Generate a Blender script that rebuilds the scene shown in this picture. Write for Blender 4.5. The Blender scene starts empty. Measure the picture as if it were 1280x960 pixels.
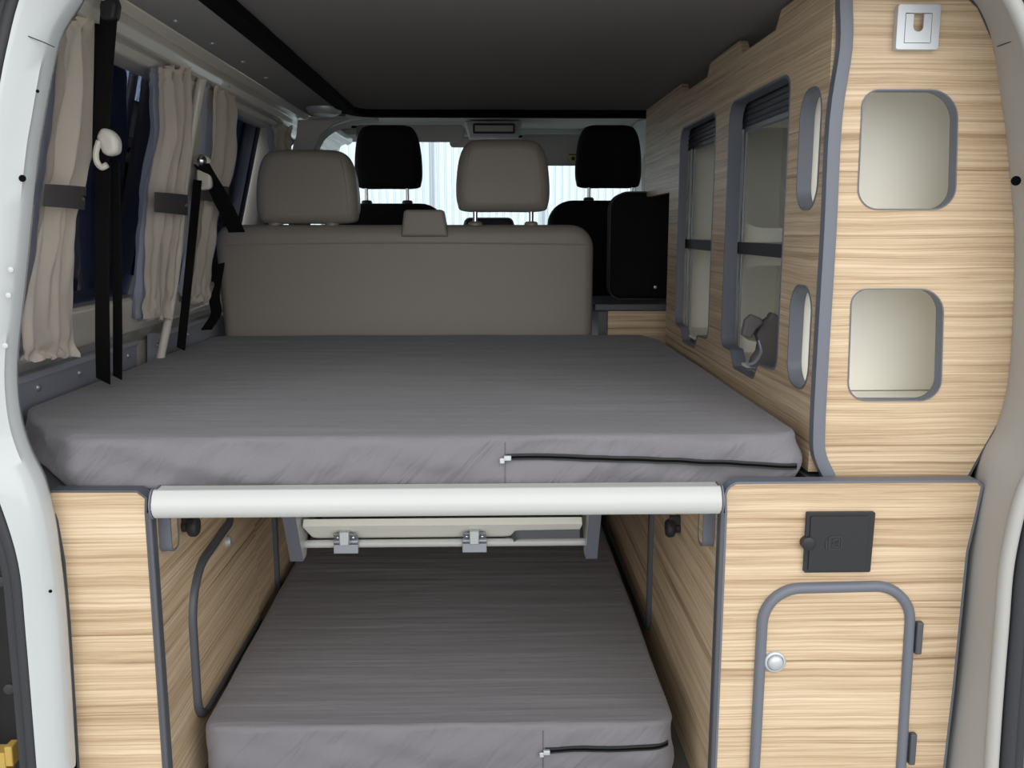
import bpy, bmesh, math, random
from mathutils import Vector, Matrix, noise
random.seed(7)
PI=math.pi
C=bpy.context.scene.collection
# ------------------------------------------------------------------ camera maths
F=1150.0; P=math.atan(195/F); YW=math.atan(30/F); CZ=1.03
def ray(x,y):
    u=(x-640)/F; v=-(y-480)/F
    fw=math.cos(P)+v*math.sin(P); up=-math.sin(P)+v*math.cos(P)
    return u*math.cos(YW)+fw*math.sin(YW), -u*math.sin(YW)+fw*math.cos(YW), up
def at(x,y,Y=None,X=None,Z=None):
    d=ray(x,y)
    t=Y/d[1] if Y is not None else X/d[0] if X is not None else (Z-CZ)/d[2]
    return Vector((d[0]*t,d[1]*t,CZ+d[2]*t))
def wallx(z): return -0.73+(z-1.37)*0.245        # inner face of the left body side
def wallpt(x,y,off=0.0):
    d=ray(x,y)                                   # X = wallx(z)+off
    a=-0.73+off+(CZ-1.37)*0.245
    t=a/(d[0]-0.245*d[2])
    return Vector((d[0]*t,d[1]*t,CZ+d[2]*t))
# ------------------------------------------------------------------ materials
def lin(c):
    return tuple(((v/255)/12.92 if v/255<=0.04045 else ((v/255+0.055)/1.055)**2.4) for v in c)+(1,)
def mat(name,col,rough=0.5,metal=0.0,bump=0.0,bscale=200,spec=0.5,var=0.0,coat=0.0,sheen=0.0,bvec=(1,1,1),vscale=12):
    m=bpy.data.materials.new(name); m.use_nodes=True; nt=m.node_tree; b=nt.nodes['Principled BSDF']
    b.inputs['Base Color'].default_value=lin(col); b.inputs['Roughness'].default_value=rough
    b.inputs['Metallic'].default_value=metal; b.inputs['Specular IOR Level'].default_value=spec
    b.inputs['Coat Weight'].default_value=coat; b.inputs['Sheen Weight'].default_value=sheen
    tc=nt.nodes.new('ShaderNodeTexCoord')
    n=nt.nodes.new('ShaderNodeTexNoise'); n.inputs['Scale'].default_value=vscale; n.inputs['Detail'].default_value=4
    nt.links.new(tc.outputs['Object'],n.inputs['Vector'])
    mx=nt.nodes.new('ShaderNodeMix'); mx.data_type='RGBA'
    c=lin(col); v=max(var,0.02)
    mx.inputs[6].default_value=tuple(x*(1-v) for x in c[:3])+(1,); mx.inputs[7].default_value=tuple(min(1,x*(1+v)) for x in c[:3])+(1,)
    nt.links.new(n.outputs['Fac'],mx.inputs[0]); nt.links.new(mx.outputs[2],b.inputs['Base Color'])
    if bump:
        mp=nt.nodes.new('ShaderNodeMapping'); mp.inputs['Scale'].default_value=bvec
        nt.links.new(tc.outputs['Object'],mp.inputs['Vector'])
        n2=nt.nodes.new('ShaderNodeTexNoise'); n2.inputs['Scale'].default_value=bscale; n2.inputs['Detail'].default_value=3
        nt.links.new(mp.outputs[0],n2.inputs['Vector'])
        bp=nt.nodes.new('ShaderNodeBump'); bp.inputs['Strength'].default_value=bump; bp.inputs['Distance'].default_value=0.002
        nt.links.new(n2.outputs['Fac'],bp.inputs['Height']); nt.links.new(bp.outputs[0],b.inputs['Normal'])
    return m
def wood(name,tint=1.0):
    m=bpy.data.materials.new(name); m.use_nodes=True; nt=m.node_tree; N=nt.nodes; L=nt.links; b=N['Principled BSDF']
    b.inputs['Roughness'].default_value=0.42; b.inputs['Specular IOR Level'].default_value=0.35
    g=N.new('ShaderNodeNewGeometry')
    def mapn(sc,loc=(0,0,0)):
        mp=N.new('ShaderNodeMapping'); mp.inputs['Scale'].default_value=sc; mp.inputs['Location'].default_value=loc
        L.new(dist.outputs[0],mp.inputs['Vector']); return mp
    # slow waviness of the grain
    w=N.new('ShaderNodeTexNoise'); w.inputs['Scale'].default_value=1.0; w.inputs['Detail'].default_value=2
    wm=N.new('ShaderNodeMapping'); wm.inputs['Scale'].default_value=(4,4,9); L.new(g.outputs['Position'],wm.inputs['Vector']); L.new(wm.outputs[0],w.inputs['Vector'])
    sub=N.new('ShaderNodeVectorMath'); sub.operation='SUBTRACT'; sub.inputs[1].default_value=(.5,.5,.5); L.new(w.outputs['Color'],sub.inputs[0])
    sc=N.new('ShaderNodeVectorMath'); sc.operation='MULTIPLY'; sc.inputs[1].default_value=(0,0,.010); L.new(sub.outputs[0],sc.inputs[0])
    dist=N.new('ShaderNodeVectorMath'); dist.operation='ADD'; L.new(g.outputs['Position'],dist.inputs[0]); L.new(sc.outputs[0],dist.inputs[1])
    def ns(scv,loc,det=5,r=.6):
        t=N.new('ShaderNodeTexNoise'); t.inputs['Scale'].default_value=1; t.inputs['Detail'].default_value=det; t.inputs['Roughness'].default_value=r
        L.new(mapn(scv,loc).outputs[0],t.inputs['Vector']); return t
    def ramp(src,stops):
        r=N.new('ShaderNodeValToRGB'); e=r.color_ramp.elements
        e[0].position,e[0].color=stops[0]; e[1].position,e[1].color=stops[-1]
        for p,c in stops[1:-1]:
            k=e.new(p); k.color=c
        L.new(src.outputs['Fac'],r.inputs[0]); return r
    T=lambda c:tuple(v*tint for v in lin(c)[:3])+(1,)
    base=ramp(ns((.9,.9,60),(0,0,0),8,.80),[(.32,T((156,131,104))),(.42,T((197,171,139))),(.54,T((220,196,165))),(.70,T((231,212,184)))])
    fine=ramp(ns((2.6,2.6,330),(3,1,0),3),[(.36,(.74,.69,.64,1)),(.60,(1,1,1,1))])
    streak=ramp(ns((.7,.7,130),(7,2,5),3,.5),[(.31,(.42,.34,.27,1)),(.36,(.75,.69,.63,1)),(.43,(1,1,1,1))])
    def mul(a,c,f):
        mx=N.new('ShaderNodeMix'); mx.data_type='RGBA'; mx.blend_type='MULTIPLY'; mx.inputs[0].default_value=f
        L.new(a,mx.inputs[6]); L.new(c,mx.inputs[7]); return mx.outputs[2]
    o=mul(mul(base.outputs[0],fine.outputs[0],.9),streak.outputs[0],.75)
    L.new(o,b.inputs['Base Color'])
    return m
def fabric(name,col,creaseamt=.6):
    m=bpy.data.materials.new(name); m.use_nodes=True; nt=m.node_tree; N=nt.nodes; L=nt.links; b=N['Principled BSDF']
    b.inputs['Base Color'].default_value=lin(col); b.inputs['Roughness'].default_value=.78; b.inputs['Specular IOR Level'].default_value=.3
    b.inputs['Sheen Weight'].default_value=.15
    g=N.new('ShaderNodeNewGeometry')
    def nz(sc,det,r=.5):
        mp=N.new('ShaderNodeMapping'); mp.inputs['Scale'].default_value=sc; L.new(g.outputs['Position'],mp.inputs['Vector'])
        t=N.new('ShaderNodeTexNoise'); t.inputs['Scale'].default_value=1; t.inputs['Detail'].default_value=det; t.inputs['Roughness'].default_value=r
        t.inputs['Distortion'].default_value=.3
        L.new(mp.outputs[0],t.inputs['Vector']); return t
    crease=nz((2.2,38,9),4); weave=nz((900,900,900),1); soft=nz((5,9,9),3)
    # fine pulled threads across the top, diagonal drag folds on the hanging sides
    thread=nz((1.3,95,30),5,.6)
    add=N.new('ShaderNodeMath'); add.operation='ADD'; L.new(crease.outputs['Fac'],add.inputs[0])
    hm=N.new('ShaderNodeMath'); hm.operation='MULTIPLY'; hm.inputs[1].default_value=.35; L.new(thread.outputs['Fac'],hm.inputs[0]); L.new(hm.outputs[0],add.inputs[1])
    rot=N.new('ShaderNodeMapping'); rot.vector_type='POINT'; rot.inputs['Scale'].default_value=(6,3,26)
    rt=N.new('ShaderNodeMapping'); rt.inputs['Rotation'].default_value=(0,math.radians(48),0); L.new(g.outputs['Position'],rt.inputs['Vector']); L.new(rt.outputs[0],rot.inputs['Vector'])
    dn=N.new('ShaderNodeTexNoise'); dn.inputs['Scale'].default_value=1; dn.inputs['Detail'].default_value=3; dn.inputs['Distortion'].default_value=.5; L.new(rot.outputs[0],dn.inputs['Vector'])
    sx=N.new('ShaderNodeSeparateXYZ'); L.new(g.outputs['Normal'],sx.inputs[0])
    ab=N.new('ShaderNodeMath'); ab.operation='ABSOLUTE'; L.new(sx.outputs['Z'],ab.inputs[0])
    mh=N.new('ShaderNodeMix'); mh.data_type='FLOAT'; L.new(ab.outputs[0],mh.inputs[0]); 
    d2=N.new('ShaderNodeMath'); d2.operation='MULTIPLY'; d2.inputs[1].default_value=1.6; L.new(dn.outputs['Fac'],d2.inputs[0])
    L.new(d2.outputs[0],mh.inputs[2]); L.new(add.outputs[0],mh.inputs[3])
    b1=N.new('ShaderNodeBump'); b1.inputs['Strength'].default_value=creaseamt; b1.inputs['Distance'].default_value=.012; L.new(mh.outputs[0],b1.inputs['Height'])
    b2=N.new('ShaderNodeBump'); b2.inputs['Strength'].default_value=.25; b2.inputs['Distance'].default_value=.0006; L.new(weave.outputs['Fac'],b2.inputs['Height']); L.new(b1.outputs[0],b2.inputs['Normal'])
    L.new(b2.outputs[0],b.inputs['Normal'])
    c=lin(col)
    mx=N.new('ShaderNodeMix'); mx.data_type='RGBA'; mx.inputs[6].default_value=tuple(v*.9 for v in c[:3])+(1,); mx.inputs[7].default_value=tuple(v*1.1 for v in c[:3])+(1,)
    L.new(soft.outputs['Fac'],mx.inputs[0]); L.new(mx.outputs[2],b.inputs['Base Color'])
    return m
M={}
M['wood']=wood('light_zebrano_laminate')
M['fab']=fabric('grey_mattress_cover',(122,119,124),.75)
M['fab2']=fabric('grey_lower_mattress_cover',(119,116,121),.6)
M['edge']=mat('slate_edging',(106,110,120),.42,spec=.5)
M['edged']=mat('dark_slate_edging',(80,82,88),.45)
M['cream']=mat('cream_liner',(246,244,234),.5,var=.02)
M['white']=mat('white_lacquer',(196,197,194),.28,spec=.5)
M['paint']=mat('white_body_paint',(190,193,194),.22,coat=.5,bump=.05,bscale=6)
M['paintin']=mat('inner_body_paint',(216,210,198),.3,coat=.4,bump=.05,bscale=8)
M['taupe']=mat('taupe_trim_plastic',(174,172,168),.55,bump=.15,bscale=500)
M['leather']=mat('taupe_vinyl',(150,143,134),.48,bump=.18,bscale=420,var=.03)
M['black']=mat('black_fabric',(20,20,21),.85,bump=.2,bscale=600,spec=.2)
M['rubber']=mat('black_rubber',(46,47,51),.55,var=.1)
M['web']=mat('black_webbing',(14,14,15),.75,bump=.3,bscale=300,bvec=(1,1,.2),spec=.25)
M['plast']=mat('charcoal_plastic',(42,42,45),.45,spec=.4)
M['chrome']=mat('chrome',(215,215,215),.15,metal=1)
M['alu']=mat('satin_aluminium',(200,204,208),.4,metal=.45)
M['zinc']=mat('zinc_plate',(165,170,178),.4,metal=.6)
M['bluegrey']=mat('blue_grey_metal',(165,169,180),.4,metal=.15,var=.05)
M['curtain']=mat('beige_curtain_cloth',(246,238,227),.8,bump=.3,bscale=60,sheen=.2,var=.04,bvec=(1,1,.3))
M['lining']=mat('pale_blue_curtain_lining',(215,220,232),.6)
M['tie']=mat('dark_grey_strap_cloth',(108,104,104),.8,bump=.3,bscale=500)
M['ceil']=mat('dark_grey_roof_lining',(160,155,153),.95,bump=.2,bscale=500,spec=.1)
M['ceilside']=mat('grey_roof_side_lining',(150,148,146),.9,bump=.2,bscale=500,spec=.15)
M['cab']=mat('pale_grey_headliner',(214,218,216),.9,spec=.2)
M['floor']=mat('grey_vinyl_floor',(90,88,86),.6,bump=.2,bscale=90)
M['ivory']=mat('ivory_belt_guide',(208,203,192),.35)
M['yellow']=mat('yellow_plastic',(190,158,78),.5)
M['holeblack']=mat('black_hole_lining',(9,9,10),.9,spec=.1)
M['ground']=mat('concrete_ground',(190,190,187),.9,bump=.4,bscale=30,var=.1)
M['label']=mat('yellow_label',(190,180,110),.5)
def translucent(m,amt):
    nt=m.node_tree; b=nt.nodes['Principled BSDF']; o=nt.nodes['Material Output']
    t=nt.nodes.new('ShaderNodeBsdfTranslucent'); x=nt.nodes.new('ShaderNodeMixShader'); x.inputs[0].default_value=amt
    src=b.inputs['Base Color'].links[0].from_socket; nt.links.new(src,t.inputs[0])
    nt.links.new(b.outputs[0],x.inputs[1]); nt.links.new(t.outputs[0],x.inputs[2]); nt.links.new(x.outputs[0],o.inputs[0])
translucent(M['curtain'],.25); translucent(M['lining'],.35)
def facade():
    m=bpy.data.materials.new('pale_corrugated_cladding'); m.use_nodes=True; nt=m.node_tree; b=nt.nodes['Principled BSDF']
    b.inputs['Base Color'].default_value=lin((222,234,238)); b.inputs['Roughness'].default_value=.5
    return m
M['facade']=facade()
def glassm(name,tr,gl,ior,rough=0.0):
    m=bpy.data.materials.new(name); m.use_nodes=True; nt=m.node_tree; N=nt.nodes
    N.remove(N['Principled BSDF']); o=N['Material Output']
    t=N.new('ShaderNodeBsdfTransparent'); t.inputs[0].default_value=tr
    g=N.new('ShaderNodeBsdfGlossy'); g.inputs[0].default_value=gl; g.inputs['Roughness'].default_value=rough
    f=N.new('ShaderNodeFresnel'); f.inputs[0].default_value=ior
    x=N.new('ShaderNodeMixShader'); nt.links.new(f.outputs[0],x.inputs[0]); nt.links.new(t.outputs[0],x.inputs[1]); nt.links.new(g.outputs[0],x.inputs[2]); nt.links.new(x.outputs[0],o.inputs[0])
    return m
M['tint']=glassm('tinted_glass',(.36,.38,.42,1),(.62,.70,1,1),2.1)
M['glass']=glassm('clear_glass',(.97,.99,1,1),(1,1,1,1),1.3)
# ------------------------------------------------------------------ mesh helpers
def V(*a): return Vector(a)
def worldloc(o):
    l=Vector(o.location)
    while o.parent: o=o.parent; l+=Vector(o.location)
    return l
def finish(o,smooth,bev=0,seg=2):
    me=o.data
    for p in me.polygons: p.use_smooth=bool(smooth)
    if smooth:
        try: me.set_sharp_from_angle(angle=math.radians(smooth if smooth is not True else 40))
        except Exception: pass
    if bev:
        b=o.modifiers.new('bevel','BEVEL'); b.width=bev; b.segments=seg; b.limit_method='ANGLE'; b.angle_limit=math.radians(35)
        b.harden_normals=False
def obj(name,bm,m,parent=None,smooth=40,bev=0,seg=2,origin=None):
    me=bpy.data.meshes.new(name)
    bmesh.ops.recalc_face_normals(bm,faces=bm.faces[:])
    if parent is not None: off=worldloc(parent)
    else:
        if origin is not None: off=Vector(origin)
        else:
            vs=[v.co for v in bm.verts]
            off=V((min(v.x for v in vs)+max(v.x for v in vs))/2,(min(v.y for v in vs)+max(v.y for v in vs))/2,min(v.z for v in vs))
    for v in bm.verts: v.co-=off
    bm.to_mesh(me); bm.free()
    o=bpy.data.objects.new(name,me); C.objects.link(o)
    if parent is not None: o.parent=parent
    else: o.location=off
    me.materials.append(M[m]); finish(o,smooth,bev,seg)
    return o
def tag(o,label,cat,group=None):
    o['label']=label; o['category']=cat
    if group: o['group']=group
    return o
def thing(name,label,cat,loc,group=None):
    o=bpy.data.objects.new(name,None); C.objects.link(o); o.location=loc; o.empty_display_size=.05
    return tag(o,label,cat,group)
def struct(name,bm,m,smooth=40,bev=0,**k):
    o=obj(name,bm,m,None,smooth,bev,**k); o['kind']='structure'; return o
def add_box(bm,x0,x1,y0,y1,z0,z1):
    vs=[bm.verts.new((x,y,z)) for x in(x0,x1) for y in(y0,y1) for z in(z0,z1)]
    for f in((0,1,3,2),(4,6,7,5),(0,4,5,1),(2,3,7,6),(0,2,6,4),(1,5,7,3)): bm.faces.new([vs[i] for i in f])
    return bm
def bx(*a): return add_box(bmesh.new(),*a)
def join(*bms):
    r=bmesh.new()
    for b in bms:
        me=bpy.data.meshes.new('t'); b.to_mesh(me); b.free(); r.from_mesh(me); bpy.data.meshes.remove(me)
    return r
def sweep(path,prof,n,closed=False,bm=None,profclosed=True,caps=True):
    """profile points (a,b): a along n, b along t x n"""
    bm=bm or bmesh.new(); n=Vector(n).normalized(); k=len(path); rings=[]
    for i,p in enumerate(path):
        a=path[(i-1)%k] if (closed or i>0) else p; c=path[(i+1)%k] if (closed or i<k-1) else p
        d1=(p-a); d2=(c-p)
        if d1.length<1e-9: d1=d2
        if d2.length<1e-9: d2=d1
        d1=d1.normalized(); d2=d2.normalized(); t=(d1+d2).normalized()
        s=t.cross(n).normalized(); m=1/max(.4,t.dot(d2))
        rings.append([bm.verts.new(p+n*q[0]+s*q[1]*m) for q in prof])
    L=len(prof); R=k if closed else k-1
    for i in range(R):
        A=rings[i];B=rings[(i+1)%k]
        for j in range(L if profclosed else L-1):
            bm.faces.new((A[j],A[(j+1)%L],B[(j+1)%L],B[j]))
    if not closed and profclosed and caps:
        bm.faces.new(rings[0]); bm.faces.new(rings[-1][::-1])
    return bm
def circ(r,n=10,ry=None): return [(r*math.cos(2*PI*i/n),(ry or r)*math.sin(2*PI*i/n)) for i in range(n)]
def tube(path,r,n=10,closed=False,bm=None,ref=None):
    bm=bm or bmesh.new(); k=len(path); rings=[]
    prev=None
    for i,p in enumerate(path):
        a=path[(i-1)%k] if(closed or i>0) else p; c=path[(i+1)%k] if(closed or i<k-1) else p
        t=(c-a).normalized()
        if prev is None:
            u=Vector(ref) if ref else (V(0,0,1) if abs(t.z)<.9 else V(1,0,0))
        else: u=prev
        u=(u-t*u.dot(t)).normalized(); prev=u; w=t.cross(u)
        rr=r[i] if isinstance(r,(list,tuple)) else r
        rings.append([bm.verts.new(p+u*rr*math.cos(2*PI*j/n)+w*rr*math.sin(2*PI*j/n)) for j in range(n)])
    for i in range(k if closed else k-1):
        A=rings[i];B=rings[(i+1)%k]
        for j in range(n): bm.faces.new((A[j],A[(j+1)%n],B[(j+1)%n],B[j]))
    if not closed: bm.faces.new(rings[0]); bm.faces.new(rings[-1][::-1])
    return bm
def fillet(pts,r,n=6,closed=True):
    """round the corners of a 2D/3D polyline; r number or list"""
    out=[]; k=len(pts); pts=[Vector(p) for p in pts]
    for i,p in enumerate(pts):
        rr=r[i] if isinstance(r,(list,tuple)) else r
        if rr<=0 or (not closed and i in(0,k-1)): out.append(p.copy()); continue
        a=pts[(i-1)%k]-p; b=pts[(i+1)%k]-p; la=a.length; lb=b.length; a.normalize(); b.normalize()
        ang=a.angle(b)
        if ang>PI-.02: out.append(p.copy()); continue
        d=min(rr/math.tan(ang/2),la*.48,lb*.48)
        A=p+a*d; B=p+b*d
        for j in range(n+1):
            t=j/n; out.append(A*(1-t)**2+p*2*t*(1-t)+B*t*t) if False else out.append(_arc(A,B,p,a,b,ang,d,t))
    return out
def _arc(A,B,p,a,b,ang,d,t):
    R=d*math.tan(ang/2); c=p+(a+b).normalized()*(R/math.sin(ang/2))
    u=(A-c); w=(B-c); th=u.angle(w) if u.length>1e-9 and w.length>1e-9 else 0
    if th<1e-5: return A.lerp(B,t)
    return c+(u*math.sin((1-t)*th)+w*math.sin(t*th))/math.sin(th)
def smooth_path(pts,n=8,closed=False):
    """Catmull-Rom"""
    pts=[Vector(p) for p in pts]; out=[]; k=len(pts)
    rng=k if closed else k-1
    for i in range(rng):
        p0=pts[(i-1)%k] if(closed or i>0) else pts[i]*2-pts[i+1]
        p1=pts[i];p2=pts[(i+1)%k]
        p3=pts[(i+2)%k] if(closed or i<k-2) else p2*2-p1
        for j in range(n):
            t=j/n; out.append(.5*((2*p1)+(p2-p0)*t+(2*p0-5*p1+4*p2-p3)*t*t+(3*p1-p0-3*p2+p3)*t**3))
    if not closed: out.append(pts[-1].copy())
    return out
def rrect(x0,x1,z0,z1,r,n=7): return fillet([V(x0,z0),V(x1,z0),V(x1,z1),V(x0,z1)],r,n)
def plate(outline,holes,plane,pos,th):
    """flat panel with holes; plane 'XZ' faces -Y at Y=pos (thickness to +Y); 'YZ' faces at X=pos, thickness towards +X when th>0; 'XY' at z=pos upwards"""
    cu=bpy.data.curves.new('c','CURVE'); cu.dimensions='2D'; cu.fill_mode='BOTH'; cu.extrude=abs(th)/2
    for pl in [outline]+list(holes):
        s=cu.splines.new('POLY'); s.points.add(len(pl)-1); s.use_cyclic_u=True
        for q,p in zip(s.points,pl): q.co=(p[0],p[1],0,1)
    o=bpy.data.objects.new('c',cu); C.objects.link(o)
    dg=bpy.context.evaluated_depsgraph_get(); me=bpy.data.meshes.new_from_object(o.evaluated_get(dg))
    bm=bmesh.new(); bm.from_mesh(me)
    bpy.data.objects.remove(o); bpy.data.curves.remove(cu); bpy.data.meshes.remove(me)
    bmesh.ops.remove_doubles(bm,verts=bm.verts[:],dist=1e-5)
    for v in bm.verts:
        a,b,c=v.co; c+=th/2
        v.co={'XZ':(a,pos+c,b),'YZ':(pos+c,a,b),'XY':(a,b,pos+c)}[plane]
    return bm
def to3(pts,plane,pos):
    return [V(a[0],pos,a[1]) if plane=='XZ' else V(pos,a[0],a[1]) if plane=='YZ' else V(a[0],a[1],pos) for a in pts]
NRM={'XZ':(0,1,0),'YZ':(1,0,0),'XY':(0,0,1)}
def band(outline,plane,pos,d0,d1,w0,w1,bm=None):
    """edging around a closed outline: from depth d0..d1 along the normal, w0..w1 across"""
    return sweep(to3(outline,plane,pos),[(d0,w0),(d1,w0),(d1,w1),(d0,w1)],NRM[plane],True,bm)
def lathe(prof,c,axis,n=20):
    """prof list of (r,h) along axis"""
    bm=bmesh.new(); ax=Vector(axis).normalized(); u=ax.orthogonal().normalized(); w=ax.cross(u); R=[]
    for r,h in prof:
        R.append([bm.verts.new(Vector(c)+ax*h+(u*math.cos(2*PI*j/n)+w*math.sin(2*PI*j/n))*max(r,1e-4)) for j in range(n)])
    for A,B in zip(R,R[1:]):
        for j in range(n): bm.faces.new((A[j],A[(j+1)%n],B[(j+1)%n],B[j]))
    bm.faces.new(R[0]); bm.faces.new(R[-1][::-1]); return bm
def pillow(cx,cy,cz,w,d,h,e=.35,taper=0,nu=24,nv=16,seam=0):
    """rounded cushion: superellipsoid; taper narrows the top"""
    bm=bmesh.new(); g=[]
    sp=lambda a,p:math.copysign(abs(a)**p,a)
    for i in range(nv+1):
        ph=-PI/2+PI*i/nv; row=[]
        for j in range(nu):
            th=2*PI*j/nu
            x=sp(math.cos(ph),e)*sp(math.cos(th),e); y=sp(math.cos(ph),e*1.6)*sp(math.sin(th),e*1.8); z=sp(math.sin(ph),e)
            k=1-taper*(z*.5+.5)
            row.append(bm.verts.new((cx+x*w/2*k,cy+y*d/2,cz+z*h/2)))
        g.append(row)
    for A,B in zip(g,g[1:]):
        for j in range(nu): bm.faces.new((A[j],A[(j+1)%nu],B[(j+1)%nu],B[j]))
    bmesh.ops.remove_doubles(bm,verts=bm.verts[:],dist=1e-6)
    return bm
def soft_slab(outline,plane,pos,th,r,steps=5,star=False):
    """panel with a rounded rim all around made by offset rings; closed both sides"""
    k=len(outline); pts=[Vector((p[0],p[1])) for p in outline]
    area=sum(pts[i].x*pts[(i+1)%k].y-pts[(i+1)%k].x*pts[i].y for i in range(k))
    if area<0: pts=pts[::-1]
    nr=[]
    for i in range(k):
        t=(pts[(i+1)%k]-pts[i-1]).normalized(); nr.append(Vector((-t.y,t.x)))
    bm=bmesh.new(); rings=[]
    cen=sum(pts,Vector((0,0)))/k
    hw=max(abs(p.x-cen.x) for p in pts); hh=max(abs(p.y-cen.y) for p in pts)
    def ring(off,d,sc=1.0):
        R=[]
        for p,n in zip(pts,nr):
            q=Vector((cen.x+(p.x-cen.x)*(1-off/hw),cen.y+(p.y-cen.y)*(1-off/hh))) if star else p+n*off
            if sc<1: q=cen+(q-cen)*sc
            R.append(bm.verts.new(to3([q],plane,pos+d)[0]))
        rings.append(R)
    for sc in (.3,.7): ring(r,0,sc)
    for i in range(steps+1):
        a=PI/2*i/steps; ring(r*(1-math.sin(a)),r*(1-math.cos(a)))
    for i in range(steps+1):
        a=PI/2*(1-i/steps); ring(r*(1-math.sin(a)),th-r*(1-math.cos(a)))
    for sc in (.7,.3): ring(r,th,sc)
    for A,B in zip(rings,rings[1:]):
        for j in range(k): bm.faces.new((A[j],A[(j+1)%k],B[(j+1)%k],B[j]))
    bm.faces.new(rings[0]); bm.faces.new(rings[-1][::-1])
    return bm
def ribbon(path,width,thick,wdir,bm=None):
    """flat strap along path, width along wdir (per point or one)"""
    bm=bm or bmesh.new(); R=[]
    for i,p in enumerate(path):
        t=(path[min(i+1,len(path)-1)]-path[max(i-1,0)]).normalized()
        w=Vector(wdir[i] if isinstance(wdir,list) else wdir); w=(w-t*w.dot(t)).normalized(); n=t.cross(w)
        ww=width[i] if isinstance(width,(list,tuple)) else width
        R.append([bm.verts.new(p+w*a*ww/2+n*b*thick/2) for a,b in((-1,-1),(1,-1),(1,1),(-1,1))])
    for A,B in zip(R,R[1:]):
        for j in range(4): bm.faces.new((A[j],A[(j+1)%4],B[(j+1)%4],B[j]))
    bm.faces.new(R[0]); bm.faces.new(R[-1][::-1]); return bm
def loft(rows):
    bm=bmesh.new(); G=[[bm.verts.new(p) for p in r] for r in rows]
    for A,B in zip(G,G[1:]):
        for j in range(len(A)-1): bm.faces.new((A[j],A[j+1],B[j+1],B[j]))
    return bm
# ================================================================== SETTING
struct('floor',bx(-.95,.95,1.42,5.2,-.03,0),'floor')
# outside ground and the building in front of the van
struct('ground',bx(-25,25,-25,30,-.72,-.62),'ground')
def corrugated(x0,x1,y,z0,z1,pitch,depth):
    bm=bmesh.new(); x=x0; pts=[]
    while x<x1:
        pts+=[(x,y),(x+pitch*.62,y),(x+pitch*.7,y+depth),(x+pitch*.92,y+depth)]; x+=pitch
    A=[bm.verts.new((a,b,z0)) for a,b in pts]; B=[bm.verts.new((a,b,z1)) for a,b in pts]
    for i in range(len(pts)-1): bm.faces.new((A[i],A[i+1],B[i+1],B[i]))
    top=[bm.verts.new((a,y+.2,z1)) for a,b in pts]
    for i in range(len(pts)-1): bm.faces.new((B[i],B[i+1],top[i+1],top[i]))
    return bm
fac=thing('warehouse','pale corrugated warehouse wall seen through the windscreen','building',(0,11,-.62))
obj('cladding',corrugated(-6,8,11,-.62,5.5,.085,.03),'facade',fac,smooth=0)
for px in (541,680):
    p=at(px,230,Y=10.95); obj('joint_strip',bx(p.x-.012,p.x+.012,10.95,11.0,-.62,5.5),'bluegrey',fac)
# ceiling: side panels + centre recess
CL=-.47; CR=.60
struct('ceiling',join(bx(-.66,CL-.03,1.30,3.42,1.42,1.46)),'ceilside',bev=.003)
cen=bmesh.new()
nx,ny=16,24; g=[[cen.verts.new((CL-.02+(CR+.3-CL)*i/nx,1.30+(3.32-1.30)*j/ny,1.432+.012*math.sin(PI*i/nx)*math.sin(PI*j/ny)+.0015*noise.noise(V(i*.7,j*.7,0)))) for j in range(ny+1)] for i in range(nx+1)]
for i in range(nx):
    for j in range(ny): cen.faces.new((g[i][j],g[i+1][j],g[i+1][j+1],g[i][j+1]))
bmesh.ops.solidify(cen,geom=cen.faces[:],thickness=.02)
struct('ceiling_center',cen,'ceil')
# black recess rim: one rail on the left and the cross rail at the front
rim=sweep(fillet([V(CL,1.30,1.425),V(CL,3.31,1.425),V(.70,3.31,1.425)],.10,8,False),[(-.012,-.022),(.012,-.022),(.016,0),(.012,.022),(-.012,.022),(-.018,0)],(0,0,1))
struct('trim_1',rim,'holeblack')
struct('ceiling_front',(lambda P:loft([[V(-.88,y,z-.03),V(-.80,y,z-.004),V(-.70,y,z),V(.70,y,z),V(.80,y,z-.004),V(.88,y,z-.03),V(.88,y,z+.03),V(-.88,y,z+.03)] for y,z in P]))([(3.34,1.422),(3.55,1.45),(3.9,1.495),(4.3,1.515),(4.62,1.50)]),'cab')
# exterior roof skin, closes the light out above the lining
struct('roof',bx(-.80,.93,1.30,4.6,1.56,1.59),'paint')
# ---- left body side: lower wall, ledge, header, pillars
def prof_y(prof,y0,y1,n=1):
    bm=bmesh.new(); R=[]
    for k in range(n+1):
        y=y0+(y1-y0)*k/n
        R.append([bm.verts.new((x,y,z)) for x,z in prof])
    for A,B in zip(R,R[1:]):
        for j in range(len(prof)): bm.faces.new((A[j],A[(j+1)%len(prof)],B[(j+1)%len(prof)],B[j]))
    bm.faces.new(R[0]); bm.faces.new(R[-1][::-1]); return bm
low2=prof_y([(-.97,0),(-.945,0),(-.945,.80),(-.90,.815),(-.88,.872),(-.90,.88),(-.97,.88)],2.925,3.46)
low=prof_y([(-.97,0),(-.945,0),(-.945,.73),(-.90,.765),(-.890,.772),(-.880,.778),(-.858,.828),(-.850,.858),(-.858,.866),(-.95,.866),(-.97,.86)],1.44,2.92)
struct('wall_left_front',low2,'paintin')
WL=struct('wall_left',low,'paintin',bev=.003)
zt=1.368
head=prof_y([(wallx(zt)-.06,zt),(wallx(zt),zt),(-.722,1.372),(-.716,1.385),(-.700,1.392),(-.694,1.385),(-.684,1.388),(-.676,1.405),(-.655,1.412),(-.645,1.406),(-.625,1.418),(-.62,1.44),(-.80,1.45)],1.30,4.4,1)
struct('wall_left_header',head,'paintin',bev=.002)
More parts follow.
